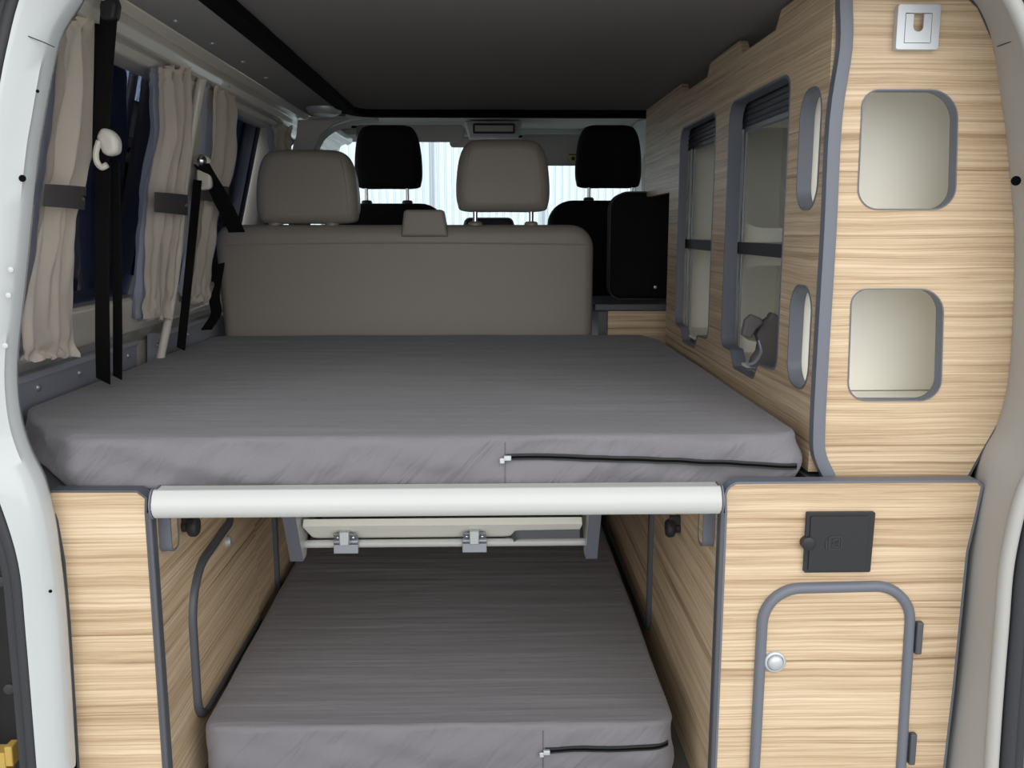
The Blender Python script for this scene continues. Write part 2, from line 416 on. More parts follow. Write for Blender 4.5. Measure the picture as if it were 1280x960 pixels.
def pillar(y0,y1,d=.09,name='wall_left_pillar',m='paintin',bulge=.018):
    """leaning body pillar between sill and header"""
    bm=bmesh.new(); R=[]
    n=10
    for k in range(n+1):
        z=.86+(1.385-.86)*k/n; x=wallx(z); fl=.03*(max(0,k/n-.75)*4)**2+.02*(max(0,.2-k/n)*5)**2
        R.append([bm.verts.new(c) for c in((x-d,y0-fl,z),(x,y0-fl,z),(x+bulge,y0+.02-fl*.5,z),(x+bulge,y1-.02+fl*.5,z),(x,y1+fl,z),(x-d,y1+fl,z))])
    for A,B in zip(R,R[1:]):
        for j in range(6): bm.faces.new((A[j],A[(j+1)%6],B[(j+1)%6],B[j]))
    bm.faces.new(R[0]); bm.faces.new(R[-1][::-1])
    return struct(name,bm,m,bev=.006,seg=3)
pillar(2.36,2.52)
pillar(3.30,3.42)
pillar(1.36,1.46)
# tinted windows with rubber frames
def side_window(i,y0,y1):
    fr=bmesh.new()
    o=[(y0,.842),(y1,.842),(y1+.0,1.43),(y0,1.43)]
    out=fillet([V(*p) for p in o],.06,8)
    path=[V(wallx(z)-.05,y,z) for y,z in out]
    n=V(1,0,-.245).normalized()
    sweep(path,[(-.010,-.0),(.004,-.0),(.004,.018),(-.010,.018)],n,True,fr)
    r=struct('window_%d'%i,fr,'rubber')
    g=bmesh.new(); c=[V(wallx(z)-.052,y,z) for y,z in out]
    a=[g.verts.new(p) for p in c]; b=[g.verts.new(p-n*.004) for p in c]
    g.faces.new(a); g.faces.new(b[::-1]); k=len(a)
    for j in range(k): g.faces.new((a[j],b[j],b[(j+1)%k],a[(j+1)%k]))
    obj('pane',g,'tint',r,smooth=0)
side_window(1,1.42,2.355); side_window(2,2.56,3.26)
# outside skin of the left flank, below the windows
struct('body_side_left',bx(-1.0,-.985,1.35,4.6,-.3,.86),'paint')
struct('wall_right',bx(.93,.96,1.44,4.6,0,1.46),'cream')
struct('body_side_right',bx(.975,.99,1.35,4.6,-.3,1.46),'paint')
# ---- grey riveted metal strip under the left windows
strip=thing('side_trim_panel','blue grey riveted metal panel below the left windows, behind the curtains','panel',(-.93,1.5,.5))
obj('sheet',prof_y([(-.944,.50),(-.91,.50),(-.898,.728),(-.892,.738),(-.898,.748),(-.93,.748)],1.45,2.36),'bluegrey',strip,bev=.002)
obj('sheet',prof_y([(-.944,.50),(-.91,.50),(-.898,.728),(-.892,.738),(-.898,.748),(-.93,.748)],2.52,3.3),'bluegrey',strip,bev=.002)
for px,py in ((46,473),(98,458),(159,435),(196,421)):
    p=at(px,py,X=-.90); obj('rivet',lathe([(.008,0),(.0075,.002),(.005,.005),(.001,.006)],(-.8985-(.728-min(p.z,.716))*.053,p.y,min(p.z,.716)),(1,0,0),12),'zinc',strip)
p=at(234,410,X=-.90); obj('rivet',lathe([(.008,0),(.0075,.002),(.005,.005),(.001,.006)],(-.8985-(.728-min(p.z,.716))*.053,p.y,min(p.z,.716)),(1,0,0),12),'zinc',strip)
# ---- rear opening frame, left (white painted pillar)
inner=[(118,-60),(104,-8),(72,50),(52,150),(44,205),(30,345),(19,450),(22,515),(34,560),(53,600),(63,635),(71,680),(82,780),(93,960),(101,1100)]
outer=[(70,-60),(34,0),(6,110),(-8,205),(-24,345),(-32,450),(-30,515),(-16,570),(0,612),(22,672),(38,780),(54,960),(64,1100)]
outer=[(70,-60),(34,-6),(14,70),(0,140),(-12,205),(-30,345),(-36,450),(-32,515),(-18,570),(4,620),(30,700),(40,790),(54,960),(64,1100)]
ip=smooth_path([at(*q,Y=1.415) for q in inner],5); op=smooth_path([at(*q,Y=1.402) for q in outer],5)
rows=[]
for a,b in zip(ip,op):
    mid=a.lerp(b,.5)+V(0,-.016,0); d=(a-b).normalized()
    rows.append([a+V(-.05,.06,0),a+V(-.012,.035,0),a+V(-.001,.006,0),a+V(-.004,-.004,0)-d*.004,a.lerp(b,.15)+V(0,-.012,0),mid,a.lerp(b,.82)+V(0,-.022,0),b+V(0,-.022,0)+d*.004,b+V(0,-.012,0),b+V(0,.03,0)])
lp=loft(rows)
struct('trim_2',lp,'paint',smooth=60)
# black rubber seal along it
op2=[q+V(-.008,-.012,0) for q in op]
struct('trim_3',join(tube(op2,.0105,10),tube([q+V(-.016,.006,0) for q in op2],.010,8)),'rubber')
# round holes and plugs in the pillar
def pillar_pt(px,py,Y=1.39): return at(px,py,Y=Y+.0135)
holes=bmesh.new()
fr=thing('pillar_fittings','small holes and plastic plugs in the white left rear pillar','plug',at(30,360,Y=1.38))
for px,py,r in((28,223,.0052),(47,114,.0025),(63,739,.0028)):
    obj('hole',lathe([(r,0),(r*.9,.001),(r*.3,.0012)],pillar_pt(px,py,1.3765),(.2,-1,0),14),'holeblack',fr)
for px,py in((14,337),(11,369),(7,432)):
    obj('plug',lathe([(.0042,0),(.004,.0022),(.0015,.003)],pillar_pt(px,py,1.377),(.2,-1,0),12),'white',fr)
obj('joint_line',tube(smooth_path([at(x,y,Y=1.3905) for x,y in((30,43),(42,48),(55,53),(68,59))],4),.0008,6),'rubber',fr)
# dark plastic outside the seal, and the yellow part
ot=thing('bumper_trim','black plastic rear corner trim outside the left door seal','trim',at(0,850,Y=1.45)+V(-.05,0,0))
obj('shell',loft([[at(px-o,py,Y=1.50+o*.0006) for o in(-14,0,20,60,90)] for px,py in((-6,600),(2,680),(12,760),(22,860),(30,925),(36,1040))]),'plast',ot)
for px,py in((1,727),(12,861)):
    obj('screw',lathe([(.010,0),(.009,.003),(.004,.004)],at(px,py,Y=1.485),(.1,-1,0.1),14),'rubber',ot)
yb=thing('yellow_bracket','yellow plastic bracket at the lower left corner outside the seal','bracket',at(10,955,Y=1.46))
obj('body',join(bx(*(lambda a,b:(a.x,b.x,1.44,1.47,b.z,a.z))(at(-20,934,Y=1.46),at(16,962,Y=1.46))),
                bx(*(lambda a,b:(a.x,b.x,1.435,1.46,b.z,a.z))(at(14,924,Y=1.46),at(26,948,Y=1.46)))),'yellow',yb,bev=.002)
# ---- rear opening frame, right (taupe lining + rim + seal)
rin=[(1170,-70),(1200,-18),(1224,4),(1243,50),(1254,120),(1262,180),(1271,300),(1268,420),(1262,485),(1248,535),(1232,565),(1222,600),(1208,690),(1201,770),(1190,870),(1178,962),(1166,1100)]
rou=[(1215,-70),(1245,-22),(1264,10),(1284,60),(1300,120),(1312,180),(1325,300),(1325,420),(1318,500),(1304,550),(1292,580),(1272,620),(1254,700),(1247,780),(1240,870),(1234,962),(1226,1100)]
ri=smooth_path([at(*q,Y=1.475) for q in rin],5); ro=smooth_path([at(*q,Y=1.36) for q in rou],5)
rows=[]; rim=[]; 
for a,b in zip(ri,ro):
    rows.append([a+V(.02,.05,0),a+V(.006,.02,0),a,a.lerp(b,.25)+V(0,-.006,0),a.lerp(b,.6)+V(0,-.008,0),a.lerp(b,.9)+V(.0,-.003,0),b])
    rim.append(b+V(.004,-.004,0))
struct('trim_4',loft(rows),'taupe',smooth=60)
struct('trim_5',tube(rim,.011,12),'taupe')
struct('trim_6',join(tube([q+V(.024,-.002,0) for q in rim],.012,10),tube([q+V(.045,.012,0) for q in rim],.013,10)),'rubber')
pp=at(1270,226,Y=1.445)
# black gap liner between wood and pillar
struct('trim_7',sweep([q+V(.028,.06,0) for q in ri],[(0,0),(.10,0),(.10,.02),(0,.02)],(0,1,0)),'rubber')
ph=thing('pillar_plug','black oval hole in the grey right rear pillar beside the tall cabinet','plug',pp)
obj('hole',lathe([(.0075,0),(.007,.001),(.002,.0012)],at(1270,226,Y=1.44),(-.25,-1,0),16),'holeblack',ph)
obj('joint_line',tube([at(1247,58,Y=1.462),at(1258,54,Y=1.434),at(1270,50,Y=1.400),at(1280,47,Y=1.372)],.0009,6),'rubber',ph)
# ================================================================== MATTRESSES
def mattress(outline,z0,z1,r,amp,front_y,seedv,step=.012):
    """outline: closed 2D poly (X,Y) -> soft foam block"""
    # resample
    pts=[]; k=len(outline)
    for i in range(k):
        a=Vector(outline[i]); b=Vector(outline[(i+1)%k]); n=max(1,int((b-a).length/step))
        for j in range(n): pts.append(a.lerp(b,j/n))
    k=len(pts)
    area=sum(pts[i].x*pts[(i+1)%k].y-pts[(i+1)%k].x*pts[i].y for i in range(k))
    if area<0: pts=pts[::-1]
    nr=[]
    for i in range(k):
        t=(pts[(i+2)%k]-pts[i-2]).normalized(); nr.append(Vector((-t.y,t.x)))
    cen=sum(pts,Vector((0,0)))/k
    bm=bmesh.new(); rings=[]
    def wr(x,y,h):
        d=amp*1.3*noise.noise(V(x*7+h*22+seedv,y*3,h*4))
        d+=amp*1.0*noise.noise(V(x*19+seedv-h*16,y*3,h*16))
        d+=amp*.5*noise.noise(V(x*60+seedv,y*9,h*12))*max(0,(h-z0)/(z1-z0)-.45)*1.8
        return d+amp*.35*max(0,math.sin((h-z0)/(z1-z0)*PI))
    sf=lambda h:1-abs(min(1,max(0,(h-z0-.008)/(z1-z0-r-.008)))-.5)*.5
    def disp(p,side,h):
        q=V(p.x,p.y,h)
        if side:                                   # hanging side: diagonal drag folds + puckers below the top seam
            d=wr(q.x,q.y,q.z)
            return d
        return 0
    def ring(off,z,side,sc=1.0):
        R=[]
        for p,n in zip(pts,nr):
            h=(z-z0)/(z1-z0)
            o=off-disp(p,True,z)*side
            q=p+n*o
            if sc<1: q=cen+(q-cen)*sc
            zz=z
            if z>z1-1e-4:
                zz+=.0035*noise.noise(V(q.x*2.2+seedv,q.y*16,1))+.002*noise.noise(V(q.x*5,q.y*34,seedv))
            R.append(bm.verts.new((q.x,q.y,zz)))
        rings.append(R)
    for sc in(.5,.9): ring(0.01,z0,0,sc)
    ring(.004,z0,0); 
    for i in range(13): ring(0,z0+.008+(z1-z0-r-.008)*i/12,1-abs(i/12-.5)*.5)
    for i in range(1,6):
        a=PI/2*i/5; ring(r*(1-math.cos(a)),z1-r+r*math.sin(a),.6*(1-i/5))
    N=60
    for i in range(1,N): ring(r,z1,0,1-i/N)
    for A,B in zip(rings,rings[1:]):
        for j in range(k): bm.faces.new((A[j],A[(j+1)%k],B[(j+1)%k],B[j]))
    bm.faces.new(rings[0]); bm.faces.new(rings[-1][::-1])
    dy=lambda x,h:front_y-wr(x,front_y,h)*sf(h)
    return bm,dy
UZ0,UZ1=.600,.692
um=thing('bed_mattress','large grey foam bed mattress lying on the raised white rail','mattress',(0,2.2,UZ0))
ol=fillet([V(-.69,1.485),V(.528,1.485),V(.532,2.80),V(.50,2.94),V(-.875,2.94),V(-.885,1.75)],[.05,.05,.05,.03,.04,.04],6)
bm,dyu=mattress([(p.x,p.y) for p in ol],UZ0,UZ1,.013,.011,1.485,3.1)
obj('cover',bm,'fab',um,smooth=80)
def zipper(parent,p0,p1,y_of,z_of,pull=True):
    path=[]; n=60
    for i in range(n+1):
        x=p0+(p1-p0)*i/n; z=z_of(i/n); path.append(V(x,y_of(x,z)-.002,z))
    sw=lambda a,b,off,m,nm:obj(nm,ribbon([p+V(0,off,0) for p in path],a,b,(0,.0,1)),m,parent)
    z=sw(.0105,.0035,0,'plast','zipper')
    t=ribbon([p+V(0,-.002,0) for p in path],.0035,.002,(0,0,1)); obj('zipper_teeth',t,'holeblack',z)
    q=path[0]
    obj('zipper_pull',join(bx(q.x-.004,q.x+.008,q.y-.009,q.y-.002,q.z-.004,q.z+.004),bx(q.x-.011,q.x-.003,q.y-.008,q.y-.005,q.z-.009,q.z-.0)),'alu',z,bev=.001)
xs=at(633,573,Y=1.478).x; xe=.515
zz0=at(633,573,Y=1.478).z; zz1=at(998,584,Y=1.478).z
zf=lambda t:zz0+(zz1-zz0)*t**1.6
zipper(um,xs,xe,lambda x,z:dyu(x,z)+(0 if x<.47 else (x-.47)**2*6),zf)
obj('seam',ribbon([V(xs-.002,dyu(xs,z)-.0004,z) for z in [UZ0+.012+(UZ1-UZ0-.024)*i/10 for i in range(11)]],.0015,.0012,(1,0,0)),'edged',um)
lm=thing('bed_mattress','grey foam mattress lying on the floor between the two lower cabinets','mattress',(-.09,2.1,.01))
ol=fillet([V(-.522,1.545),V(.342,1.545),V(.345,2.9),V(-.528,2.9)],[.04,.04,.02,.02],6)
bm,dyl=mattress([(p.x,p.y) for p in ol],.012,.140,.012,.006,1.545,9.7)
obj('cover',bm,'fab2',lm,smooth=80)
xs2=at(682,941,Y=1.535).x; z2=at(682,941,Y=1.535).z
zipper(lm,xs2,.328,lambda x,z:dyl(x,z)+(0 if x<.29 else (x-.29)**2*8),lambda t:z2+.004*t)
obj('seam',ribbon([V(xs2-.004,dyl(xs2-.004,z)-.0004,z) for z in [.03+.096*i/10 for i in range(11)]],.0015,.0012,(1,0,0)),'edged',lm)
# ================================================================== BED RAIL
LX=-.552; RX=.387          # inner faces of the lower cabinets
rail=thing('bed_rail','white rounded aluminium rail along the front of the raised bed','rail',(-.08,1.45,.55))
zt_=at(500,611,Y=1.44).z; zb_=at(500,647,Y=1.43).z
prof=[(1.476,zt_-.002),(1.446,zt_-.002),(1.445,zt_+.001),(1.438,zt_+.001),(1.430,zt_-.006),(1.424,zt_-.018),(1.423,(zt_+zb_)/2-.004),(1.427,zb_+.008),(1.436,zb_),(1.476,zb_)]
def prof_x(prof,x0,x1):
    bm=bmesh.new(); A=[bm.verts.new((x0,y,z)) for y,z in prof]; B=[bm.verts.new((x1,y,z)) for y,z in prof]; L=len(prof)
    for j in range(L): bm.faces.new((A[j],A[(j+1)%L],B[(j+1)%L],B[j]))
    bm.faces.new(A); bm.faces.new(B[::-1]); return bm
RL=at(188,630,Y=1.425).x; RR=at(903,630,Y=1.425).x
obj('profile',prof_x(prof,RL,RR),'white',rail,bev=.002)
obj('end_cap',prof_x([(y-.001 if y<1.47 else y,z+(.001 if z>zb_+.01 else -.001)) for y,z in prof],RL-.003,RL-.0005),'edge',rail)
obj('end_cap',prof_x([(y-.001 if y<1.47 else y,z+(.001 if z>zb_+.01 else -.001)) for y,z in prof],RR+.0005,RR+.003),'edge',rail)
base=thing('bed_board','flat board carrying the upper mattress behind the white rail','board',(-.08,2.1,.57))
obj('board',bx(LX+.002,RX-.002,1.479,2.92,.578,.597),'cream',base)
# ---- folding support hanging below the bed
fs=thing('folding_bed_support','white support under the bed with round rod and two metal hinges','frame',(-.1,1.8,.45))
def sidep(pts,x0,x1):
    bm=bmesh.new(); A=[bm.verts.new((x0,y,z)) for y,z in pts]; B=[bm.verts.new((x1,y,z)) for y,z in pts]; k=len(pts)
    for j in range(k): bm.faces.new((A[j],A[(j+1)%k],B[(j+1)%k],B[j]))
    bm.faces.new(A); bm.faces.new(B[::-1]); return bm
YS=1.83; YT=1.74; YL=1.86
for s in(-1,1):
    if s<0: xo=at(361,655,Y=YT).x; x0,x1=xo-.026,xo
    else: xo=at(741,655,Y=YT).x; x0,x1=xo,xo+.024
    zb=at(500,700,Y=YL).z
    pl=fillet([V(YT,.578),V(YT+.30,.578),V(YL+.035,zb),V(YL,zb)],[0,0,.012,.006],4)
    sp_=obj('side_plate',sidep([(p.x,p.y) for p in pl],x0,x1),'white',fs)
    obj('edge_strip',sidep([(YT-.004,.578),(YT-.0005,.578),(YL-.0005,zb),(YL-.004,zb)],x0-.0005,x1+.0005),'edge',sp_,bev=.001)
    if s<0: xa=x1
    else: xb=x0
zr=at(500,684,Y=YS+.03).z; 
ra=at(500,679,Y=YS+.06)
obj('rod',tube([V(xa,YS+.06,ra.z),V(xb,YS+.06,ra.z)],.0085,14),'white',fs)
# cream flap board, rounded corners, finger cutout with grey edging (lies nearly flat, tipped to the rear)
def tilt(pts2,th,y0,z0,ang,bmf=None):
    """map (x,s) 2D to a tilted board starting at (y0,z0), rising to the front at angle"""
    return [V(p[0],y0-p[1]*math.cos(ang),z0+p[1]*math.sin(ang)) for p in pts2]
by,bz,ba=YS+.074,ra.z+.008,math.radians(38)
nxa=at(640,672,Y=YS).x; nxb=at(727,672,Y=YS).x
bxo=[V(xa+.014,.0),V(nxa,.0),V(nxa+.010,.034),V(nxb,.038),V(nxb+.003,.075),V(xa+.004,.075)]
bxo=fillet(bxo,[.016,.012,.012,.004,.002,.002],6)
bm=bmesh.new(); up_=V(0,math.sin(ba),math.cos(ba))
A=[bm.verts.new(p) for p in tilt(bxo,0,by,bz,ba)]; B=[bm.verts.new(p+V(0,.010,.012)) for p in tilt(bxo,0,by,bz,ba)]
bm.faces.new(A); bm.faces.new(B[::-1]); k=len(A)
for j in range(k): bm.faces.new((A[j],A[(j+1)%k],B[(j+1)%k],B[j]))
flap=obj('flap',bm,'cream',fs)
eb=bmesh.new(); nt_=fillet([V(nxa-.012,.0),V(nxa,.0),V(nxa+.010,.034),V(nxb,.038)],[0,.012,.012,0],6,False)
ribbon([p+V(0,-.006,-.006) for p in tilt(nt_,0,by,bz,ba)],.018,.002,(0,0,1),eb)
obj('edging',eb,'edged',flap)
for px in(431,593):
    c=at(px,680,Y=YS+.03); X=c.x
    h=obj('hinge',join(bx(X-.026,X+.026,YS+.042,YS+.050,ra.z-.016,ra.z+.004),
        tube([V(X-.026,YS+.048,ra.z+.009),V(X+.026,YS+.048,ra.z+.009)],.0055,10)),'zinc',fs,bev=.001)
    lf=bmesh.new(); tp=tilt([(X-.024,.012),(X+.024,.012),(X+.024,.045),(X-.024,.045)],0,by-.006,bz-.004,ba)
    a=[lf.verts.new(p) for p in tp]; b=[lf.verts.new(p+V(0,-.003,-.002)) for p in tp]
    lf.faces.new(a); lf.faces.new(b[::-1])
    for j in range(4): lf.faces.new((a[j],a[(j+1)%4],b[(j+1)%4],b[j]))
    obj('leaf',lf,'zinc',h)
    for dx in(-.016,.016):
        q=tilt([(X+dx,.030)],0,by-.009,bz-.007,ba)[0]
        obj('screw',lathe([(.0045,0),(.004,.0015),(.001,.002)],q,(0,-.62,-.78),10),'chrome',h)
    q=tilt([(X,.04)],0,by-.010,bz-.006,ba)[0]
    obj('knuckle',bx(X-.010,X+.010,q.y-.012,q.y+.006,q.z-.018,q.z+.012),'alu',h,bev=.002)
# ================================================================== LOWER LEFT CABINET
YF=1.45
lc=thing('storage_cabinet','low wooden storage cabinet with slate edging left of the lower mattress','cabinet',(-.65,1.9,0))
def pf(px,py,Y=YF): 
    q=at(px,py,Y=Y); return V(q.x,q.z)
lout=[pf(58,618)]+[pf(*q) for q in((70,650),(79,700),(86,780),(97,958))]+[V(-.699,.0),V(LX-.002,.0),V(LX-.002,pf(187,640).y),pf(184,622),pf(172,613),pf(64,613)]
lout=[V(p.x,p.y) for p in lout]
topl=max(p.y for p in lout)
obj('front_panel',plate(lout,[],'XZ',YF,.018),'wood',lc,smooth=20)
e1=[p for p in lout]
obj('front_edging',sweep(to3(e1,'XZ',YF),[(-.0012,-.0002),(.026,-.0002),(.026,.0035),(-.0012,.0035)] ,NRM['XZ'],True),'edged',lc)
# vertical corner edging between front and tunnel side
obj('corner_strip',bx(LX-.002,LX+.006,YF-.004,YF+.020,0,pf(187,640).y),'edged',lc,bev=.003)
obj('side_panel',bx(LX-.018,LX,YF+.020,2.92,0,.577),'wood',lc)
obj('top_panel',bx(-.88,LX-.002,1.49,2.90,.575,.598),'edged',lc,bev=.003)
obj('outer_panel',bx(-.90,-.885,1.47,2.90,0,.575),'wood',lc)
def tunnel(px,py,X): 
    q=at(px,py,X=X); return V(q.y,q.z)
# door 1 on tunnel side, bowed slate edging
ds=[tunnel(*q,LX) for q in((300,630),(284,652),(240,695),(232,745),(236,840),(243,925))]
d1=[V(1.92,.50),V(ds[2].x+.03,.50)]
q1=tunnel(283,655,LX); q2=tunnel(236,700,LX); q3=tunnel(240,918,LX)
def doorframe(parent,yn,yf,z0,z1,r,X,s,name='door',lock=None,wd=.016,o=None,path=None):
    """door in a tunnel side panel: slab, edging, lock"""
    o=o or rrect(yn,yf,z0,z1,r,8)
    d=obj(name,plate(o,[],'YZ',X if s>0 else X-.006,.006),'wood',parent)
    t=bmesh.new(); pth=to3(o,'YZ',X+s*.004)
    if path: pth=to3(path,'YZ',X+s*.004)
    sweep(pth,[(s*a,b) for a,b in((-.004,-wd/2),(.004,-wd/2),(.008,-wd/4),(.008,wd/4),(.004,wd/2),(-.004,wd/2))],NRM['YZ'],not path,t)
    obj('door_edging',t,'edged',d,smooth=60)
    if lock: obj('lock_button',lathe([(.012,0),(.012,.004),(.009,.007),(.008,.009),(.002,.0095)],V(X+s*.006,lock[0],lock[1]),(s,0,0),18),'alu',d)
    return d
lk=tunnel(280,677,LX)
yn=tunnel(235,740,LX).x; yfar=tunnel(318,700,LX).x-.02
dyy=tunnel(235,722,LX).y; yj=tunnel(318,700,LX).x-.003
do1=fillet([V(yj,.555),V(q1.x+.10,q1.y+.065),V(q1.x,q1.y),V(yn,dyy),V(yn,q3.y+.008),V(yj,q3.y+.008)],[0,0,0,.10,.05,0],9)
do1p=fillet([V(q1.x+.10,q1.y+.065),V(q1.x,q1.y),V(yn,dyy),V(yn,q3.y+.008),V(yj,q3.y+.008)],[0,0,.10,.05,0],9,False)
doorframe(lc,0,0,0,0,0,LX,1,'door',(lk.x,lk.y),o=do1,path=do1p)
y_=tunnel(318,700,LX).x
obj('panel_joint',bx(LX-.001,LX+.0018,y_-.003,y_+.003,.10,.575),'edged',lc)
y3=tunnel(343,700,LX).x
doorframe(lc,y3,2.78,tunnel(345,745,LX).y,.548,.05,LX,1,'door')
# ================================================================== LOWER RIGHT CABINET
rc=thing('storage_cabinet','low wooden storage cabinet with arched locker door right of the lower mattress','cabinet',(.6,1.9,0))
rout=[V(RX+.002,0),V(RX+.002,pf(905,640).y),pf(905.5,618),pf(908,611),pf(913,606),pf(920,604),pf(1222,600),pf(1229,607),pf(1222,640),pf(1210,690),pf(1203,760),pf(1193,860),pf(1181,962),V(.783,.0)]
TR=pf(1100,601).y
for p in rout[5:7]: p.y=TR
obj('front_panel',plate(rout,[],'XZ',YF,.018),'wood',rc,smooth=20)
obj('front_edging',sweep(to3(rout,'XZ',YF),[(-.0012,.0002),(.026,.0002),(.026,-.0035),(-.0012,-.0035)],NRM['XZ'],True),'edge',rc)
obj('corner_strip',bx(RX-.006,RX+.002,YF-.004,YF+.020,0,pf(905,640).y),'edged',rc,bev=.003)
obj('side_panel',bx(RX,RX+.018,YF+.020,2.92,0,.577),'wood',rc)
obj('top_panel',bx(.545,.80,YF+.027,1.60,TR-.026,TR-.010),'edge',rc,bev=.002)
obj('outer_panel',bx(.83,.845,1.50,2.90,0,.56),'wood',rc)
# arched door in the front
dx0=pf(948,850).x; dx1=pf(1133,850).x; dz1=pf(1040,733).y
do=[V(dx0-.001,.035),V(dx1+.001,.035),V(pf(1136,760).x,dz1+.002),V(pf(953,760).x,dz1-.002)]
do=fillet(do,[.03,.03,.062,.062],10)
dr=obj('door',plate(do,[],'XZ',YF-.004,.004),'wood',rc)
t=bmesh.new(); sweep(to3(do,'XZ',YF-.003),[(-a,b) for a,b in((-.003,-.0085),(.004,-.0085),(.009,-.004),(.009,.004),(.004,.0085),(-.003,.0085))],NRM['XZ'],True,t)
obj('door_edging',t,'edge',dr,smooth=60)
c=at(967,825,Y=YF)
lb=obj('lock_button',lathe([(.0188,0),(.0188,.004),(.0165,.006),(.0145,.006),(.0138,.0035),(.0132,.0035),(.0128,.008),(.0105,.0105),(.002,.0115)],V(c.x,YF-.004,c.z),(0,-1,0),28),'alu',dr,smooth=50)
for py in(795,933):
    q=at(1146 if py<900 else 1138,py,Y=YF)
    obj('door_hinge',bx(q.x-.0055,q.x+.0055,YF-.012,YF-.0005,q.z-.029,q.z+.029),'edged',dr,bev=.0025)
# socket cover with round tab and embossed emblem
a=pf(1007,639); b=pf(1087,713)
sc=obj('socket_cover',plate(fillet([V(a.x,b.y),V(b.x-.002,b.y),V(b.x,a.y),V(a.x,a.y)],.003,3),[],'XZ',YF-.008,.0075),'plast',rc,bev=.0015)
obj('lid',plate(fillet([V(a.x+.006,b.y+.004),V(b.x-.012,b.y+.004),V(b.x-.011,a.y-.006),V(a.x+.006,a.y-.006)],.002,3),[],'XZ',YF-.0105,.0025),'plast',sc,bev=.0008)
q=at(1007,677,Y=YF); obj('tab',lathe([(.0115,0),(.0115,.012),(.0095,.0135),(.002,.0135)],V(q.x+.001,YF-.001,q.z),(0,-1,0),24),'plast',sc)
q=at(1041,676,Y=YF)
em=band(rrect(q.x-.0105,q.x+.0105,q.z-.0105,q.z+.0105,.004,4),'XZ',YF-.0105,-.0010,.0005,-.0012,.0012)
em=join(em,band(rrect(q.x-.004,q.x+.007,q.z+.0006,q.z+.0068,.0028,4),'XZ',YF-.0105,-.0010,.0005,-.0011,.0011),band(rrect(q.x-.004,q.x+.007,q.z-.0068,q.z-.0006,.0028,4),'XZ',YF-.0105,-.0010,.0005,-.0011,.0011),bx(q.x-.016,q.x-.013,YF-.0115,YF-.0105,q.z-.009,q.z+.006))
obj('emblem',em,'rubber',sc)
# tunnel side: sliding door edging
yr=tunnel(815,720,RX).x; 
doorframe(rc,yr,2.85,tunnel(815,795,RX).y+.004,.62 if False else .56,.03,RX,-1,'door')
# clamp knobs and grey end blocks on both tunnel walls
def clamp(parent,X,s,pk,pb):
    y,z=tunnel(*pb,X); 
    o=fillet([V(y-.018,z-.024),V(y+.016,z-.024),V(y+.016,z+.04),V(y-.018,z+.04)],[.012,.012,.002,.002],6)
    b=obj('support_block',plate(o,[],'YZ',X if s>0 else X-.019,.019),'wood',parent)
    obj('block_edging',sweep(to3(o,'YZ',X),[(s*.0,-.001),(s*.0205,-.001),(s*.0205,.003),(s*.0,.003)] if s>0 else [(0,-.001),(-.0205,-.001),(-.0205,.003),(0,.003)],NRM['YZ'],True),'edge',b)
    y,z=tunnel(*pk,X)
    kn=obj('clamp_knob',join(lathe([(.010,0),(.010,.008),(.008,.010),(.016,.012),(.019,.016),(.019,.024),(.015,.029),(.003,.030)],V(X,y,z),(s,0,0),20),
        bx(X+min(0,s*.022),X+max(0,s*.022),y-.005,y+.005,z-.002,z+.026)),'plast',parent,bev=.001)
clamp(lc,LX,1,(228,658),(204,668))
clamp(rc,RX,-1,(850,660),(890,662))
# ================================================================== TALL RIGHT CABINET
SX=.545; YU=1.49
tc=thing('tall_cabinet','tall wooden cabinet with open compartments along the right side of the van','cabinet',(.7,2.2,.6))
def pu(px,py): 
    q=at(px,py,Y=YU); return V(q.x,q.z)
ZT=1.412
uout=[pu(1040,597),pu(1028,570),pu(1026,540),pu(1031,440),pu(1040,290),pu(1047,150),pu(1060,60),pu(1060,0),V(pu(1060,0).x,ZT),V(.74,ZT),pu(1196,-14),pu(1222,10),pu(1240,50),pu(1252,110),pu(1261,185),pu(1271,300),pu(1268,420),pu(1262,480),pu(1248,528),pu(1226,566),pu(1208,598)]
ho1=[pu(1078,112),pu(1198,112),pu(1194,262),pu(1071,262)]
ho2=[pu(1064,361),pu(1180,361),pu(1176,501),pu(1059,501)]
h1=fillet(ho1,[.026,.048,.034,.034],8); h2=fillet(ho2,[.026,.042,.034,.032],8)
# finger hole plate opening
fc=at(1143,36,Y=YU)
obj('front_panel',plate(uout,[h1,h2],'XZ',YU,.018),'wood',tc,smooth=20)
def ccw(pts):
    k=len(pts); return sum(pts[i].x*pts[(i+1)%k].y-pts[(i+1)%k].x*pts[i].y for i in range(k))>0
def edging(outl,plane,pos,d0,d1,tin,tout,m,parent,name='opening_edging'):
    o=outl if ccw(outl) else outl[::-1]
    # find sign so that +b points inside
    P3=to3(o,plane,pos); n=Vector(NRM[plane]); i=len(P3)//2; t=(P3[(i+1)%len(P3)]-P3[i-1]).normalized(); s=t.cross(n)
    cen=sum(P3,Vector())/len(P3); sg=1 if s.dot(cen-P3[i])>0 else -1
    return obj(name,sweep(P3,[(d0,-sg*tout),(d1,-sg*tout),(d1,sg*tin),(d0,sg*tin)],n,True),m,parent,smooth=50)
edging(h1,'XZ',YU,-.0015,.022,.0015,.0005,'edge',tc); edging(h2,'XZ',YU,-.0015,.022,.0015,.0005,'edge',tc)
edging(uout,'XZ',YU,-.0015,.0185,.0005,.003,'edged',tc,'front_edging')
